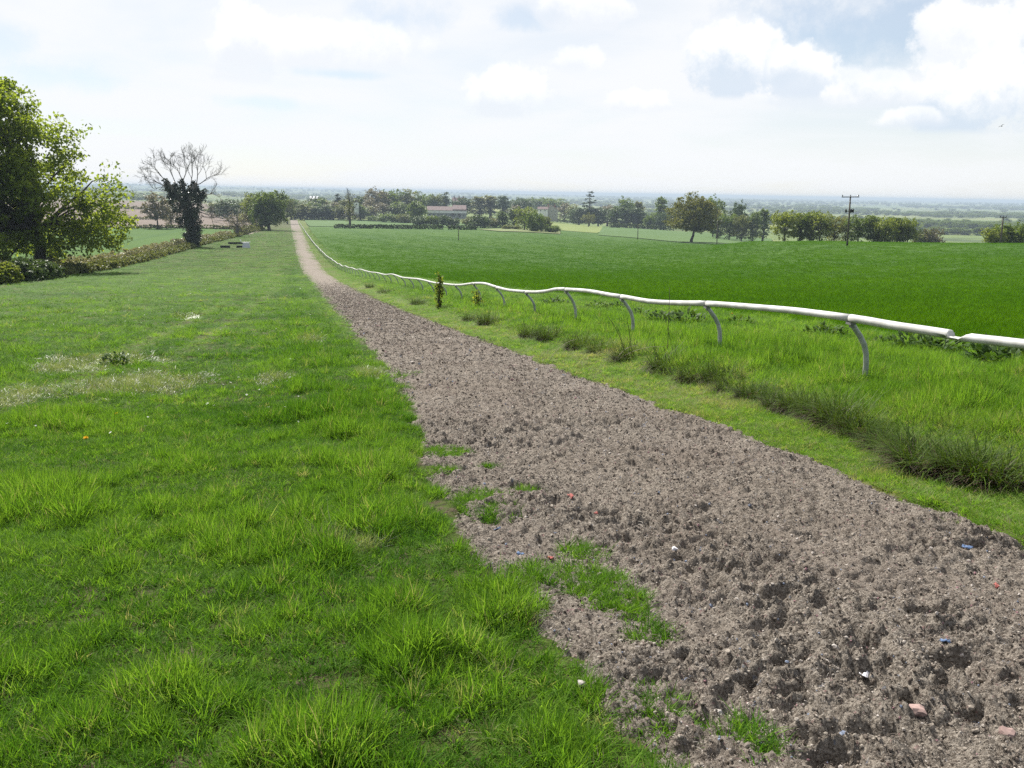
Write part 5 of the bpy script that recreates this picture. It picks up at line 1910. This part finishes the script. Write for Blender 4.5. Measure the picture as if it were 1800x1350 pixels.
def pebble(px, py, s_, mat, label, seed, flat=.6, name='stone', cat='stone', group='stones on the track'):
    x_, y_, z_ = G(px, py)
    z_ = float(track_z(np.array([x_]), np.array([y_]))[0]) if x_ > float(XL(np.array([y_]))[0]) else float(meadow_z(np.array([x_]), np.array([y_]))[0])+.03
    bm = bmesh.new()
    bmesh.ops.create_icosphere(bm, subdivisions=2, radius=s_)
    r_ = random.Random(seed)
    sx_, sy_ = r_.uniform(.8, 1.3), r_.uniform(.65, 1.0)
    for v in bm.verts:
        n_ = v.co.normalized()
        f_ = 1+.25*math.sin(n_.x*3.1+seed)*math.cos(n_.y*4.3+seed)+r_.uniform(-.07, .07)
        v.co = Vector((v.co.x*sx_*f_, v.co.y*sy_*f_, v.co.z*flat*f_))
    me = bpy.data.meshes.new(name)
    bm.to_mesh(me)
    bm.free()
    me.materials.append(mat)
    o_ = obj(name, me)
    s_ *= .75
    o_.scale = (.75, .75, .75)
    o_.location = (x_, y_, z_+s_*flat*.35)
    o_.rotation_euler = (r_.uniform(-.2, .2), r_.uniform(-.2, .2), r_.uniform(0, 6.28))
    tag(o_, label, cat, group)


for q, (px, py, s_, mat, lab) in enumerate([(1022, 1216, .028, M_stone, 'pale stone standing at the left grassy edge near the bottom'), (1608, 1270, .038, M_pink, 'pinkish stone near the bottom right deep hoof print'), (1768, 1306, .040, M_pink, 'light pinkish stone at the bottom right corner'), (1465, 1150, .034, M_stone, 'flat whitish stone below the centre right hoof print'),
                                            (1640, 1235, .040, M_stone, 'grey rounded stone right of the pinkish one'), (1185, 977, .024, M_pale, 'small whitish stone in the middle of the track'), (1228, 1275, .036, M_stone, 'grey stone left of the bottom hoof print'), (1260, 1270, .030, M_stone, 'slaty grey flat stone near the bottom of the track'),
                                            (1120, 1160, .022, M_stone, 'small grey stone right of the lone grass tuft'), (985, 870, .020, M_pale, 'small pale stone above the red rag')]):
    pebble(px, py, s_, mat, lab, q+1)


def rag(px, py, s_, mat, label, seed):
    s_ *= .62
    x_, y_, z_ = G(px, py)
    z_ = float(track_z(np.array([x_]), np.array([y_]))[0])
    n = 7
    u_, v_ = np.meshgrid(np.linspace(-1, 1, n), np.linspace(-1, 1, n), indexing='ij')
    X2 = u_*s_*1.5+s_*.4*(vnoise(u_*2+seed, v_*2, seed)-.5)
    Y2 = v_*s_*.7+s_*.4*(vnoise(u_*2+seed+9, v_*2, seed)-.5)
    Z2 = s_*1.3*(vnoise(u_*2.2+seed, v_*2.2+5, seed+3))
    i_ = np.arange(n-1)[:, None]*n
    j_ = np.arange(n-1)[None]
    F_ = np.stack([i_+j_, i_+j_+1, i_+n+j_+1, i_+n+j_], -1).reshape(-1, 4)
    me = mesh_np('cloth_scrap', np.stack([X2, Y2, Z2], -1).reshape(-1, 3), [F_], [mat], smooth=True)
    o_ = obj('cloth_scrap', me)
    md = o_.modifiers.new('thick', 'SOLIDIFY')
    md.thickness = .003
    o_.location = (x_, y_, z_-.002)
    o_.rotation_euler = (0, 0, seed*1.7)
    tag(o_, label, 'scrap', 'coloured cloth scraps on the track')


for q, (px, py, s_, mat, lab) in enumerate([(1003, 891, .035, M_red, 'larger red cloth scrap on the upper left of the track'), (1045, 915, .024, M_red, 'small red scrap right below the larger red one'), (968, 986, .020, M_red, 'tiny red scrap right of the blue scraps'), (874, 934, .026, M_blue, 'blue scrap beside the grassy left edge'), (915, 974, .024, M_blue, 'blue scrap below the other blue one on the left edge'),
                                            (1520, 1182, .032, M_pale, 'pale bluish scrap between hoof prints at the lower right'), (1700, 965, .03, M_blue, 'bluish scrap near the right grass edge'), (1752, 1025, .028, M_red, 'red scrap near the right edge of the photo'), (1660, 1140, .022, M_blue, 'blue scrap below the deep right hoof print')]):
    rag(px, py, s_, mat, lab, q+1)

M_yellow = principled('dandelion_yellow', (0.75, 0.48, 0.01), 0.7, 0.2)
M_clock = principled('seed_head', (0.62, 0.62, 0.58), 0.9, 0.1)
M_stem = principled('flower_stem', (0.12, 0.19, 0.05), 0.7, 0.2)
for q, (px, py, kind_, lab) in enumerate([(68, 905, 'c', 'white dandelion clock left of the yellow flower'), (129, 888, 'c', 'white dandelion clock right beside the yellow flower'), (116, 892, 'y', 'yellow dandelion between two white clocks'), (152, 785, 'y', 'yellow dandelion in the short turf farther up on the left'),
                                          (1284, 596, 'y', 'yellow dandelion behind the rail near the second post'), (205, 738, 'y', 'tiny yellow dandelion above the others on the left')]):
    x_, y_, _ = G(px, py)
    z_ = float((meadow_z if x_ < 1 else verge_z)(np.array([x_]), np.array([y_]))[0])
    h_ = .07 if x_ < 1 else .38
    e_ = empty('dandelion', (x_, y_, z_), lab, 'dandelion', 'dandelions in the grass')
    m_ = MB()
    m_.tube(np.array([[0, 0, -.02], [.004, 0, h_*.5], [0, 0, h_]]), .0025, 5)
    obj('stem', m_.mesh('stem', [M_stem], True), e_)
    m_ = MB()
    r_ = np.random.default_rng(q)
    for s_ in range(70):
        v = r_.normal(0, 1, 3)
        if kind_ == 'y':
            v[2] = abs(v[2])*.5
        v /= np.linalg.norm(v)
        L_ = .026
        sd = np.cross(v, [0.3, .2, 1])
        sd /= np.linalg.norm(sd)
        c_ = np.array([0, 0, h_])
        m_.add(np.array([c_, c_+v*L_*.8-sd*.004, c_+v*L_, c_+v*L_*.8+sd*.004]), [[0, 1, 2, 3]])
    obj('flower' if kind_ == 'y' else 'seed_head', m_.mesh('flower', [M_yellow if kind_ == 'y' else M_clock]), e_)

# daisies, uncounted
bm = bmesh.new()
for k_ in range(8):
    a = k_*math.pi/4
    vs = [bm.verts.new((0, 0, .06)), bm.verts.new((.014*math.cos(a-.3), .014*math.sin(a-.3), .062)), bm.verts.new((.017*math.cos(a), .017*math.sin(a), .064)), bm.verts.new((.014*math.cos(a+.3), .014*math.sin(a+.3), .062))]
    bm.faces.new(vs)
me = bpy.data.meshes.new('daisy')
bm.to_mesh(me)
bm.free()
me.materials.append(M_clock)
proto_collection('daisy', [me])
xd, yd, rd = polar(240, 9, 75, -18, 1)
ok = (xd < XL(yd)-.2) & (xd > HEDX(yd)+1) & (fbm(xd, yd, 3.0, 2, 401) > .55)
xd, yd, rd = xd[ok], yd[ok], rd[ok]
sd_ = np.maximum(.8, rd/26)*rng.uniform(.7, 1.2, len(xd))
scatter('daisies', 'daisy', np.stack([xd, yd, meadow_z(xd, yd)+.03], 1), np.stack([rng.normal(0, .3, len(xd)), rng.normal(0, .3, len(xd)), 0*xd], 1), np.stack([sd_, sd_, 0*sd_+1], 1), 0*xd, 'small white daisies dotted over the meadow', 'daisies')

# bird
d = ray(1760, 222)
d = d/math.hypot(d.x, d.y)
bp_ = Vector((0, 0, EYE))+d*70
m_ = MB()
m_.tube(np.array([[-.20, 0, 0], [-.12, 0, .0], [0, 0, .01], [.10, 0, .01], [.17, 0, .02]]), [.012, .035, .05, .035, .008], 8)
for s_ in (-1, 1):
    m_.add(np.array([(.06, 0, .02), (-.06, 0, .02), (-.10, s_*.22, .12), (.02, s_*.24, .13), (-.14, s_*.46, .08), (.05, 0, .035), (-.05, 0, .035), (-.09, s_*.22, .135), (.02, s_*.24, .145)]), [[0, 1, 2, 3], [5, 8, 7, 6], [0, 3, 8, 5]])
    m_.add(np.array([(-.10, s_*.22, .12), (.02, s_*.24, .13), (-.14, s_*.46, .08)]), [[0, 1, 2]])
m_.add(np.array([(-.18, -.02, 0), (-.18, .02, 0), (-.33, .06, 0), (-.33, -.06, 0)]), [[0, 1, 2, 3]])
o_ = obj('bird', m_.mesh('bird', [M_black]))
o_.location = bp_
o_.scale = (.5, .5, .5)
o_.rotation_euler = (rad(25), 0, rad(200))
tag(o_, 'small dark bird flying in the cloudy sky at the right', 'bird')

# ------------------------------------------------------------------ haze
HZ = 30.0
m, t = new_mat('haze_air')
pv = t.node('ShaderNodeVolumePrincipled')
pv.inputs['Color'].default_value = (0.52, 0.63, 0.75, 1)
pv.inputs['Density'].default_value = 0.00017
pv.inputs['Anisotropy'].default_value = 0.0
o = t.node('ShaderNodeOutputMaterial')
t.l.new(pv.outputs[0], o.inputs['Volume'])
zmin = float(Z_.min())-1.0
zmax = max(14.0, float(Z_[R_ > 60].max())+1.0)
m_ = MB()
m_.box((0, 0, (zmin+zmax)/2), (41000, 41000, zmax-zmin))
hz = obj('haze', m_.mesh('haze', [m]))
tag(hz, kind='stuff')
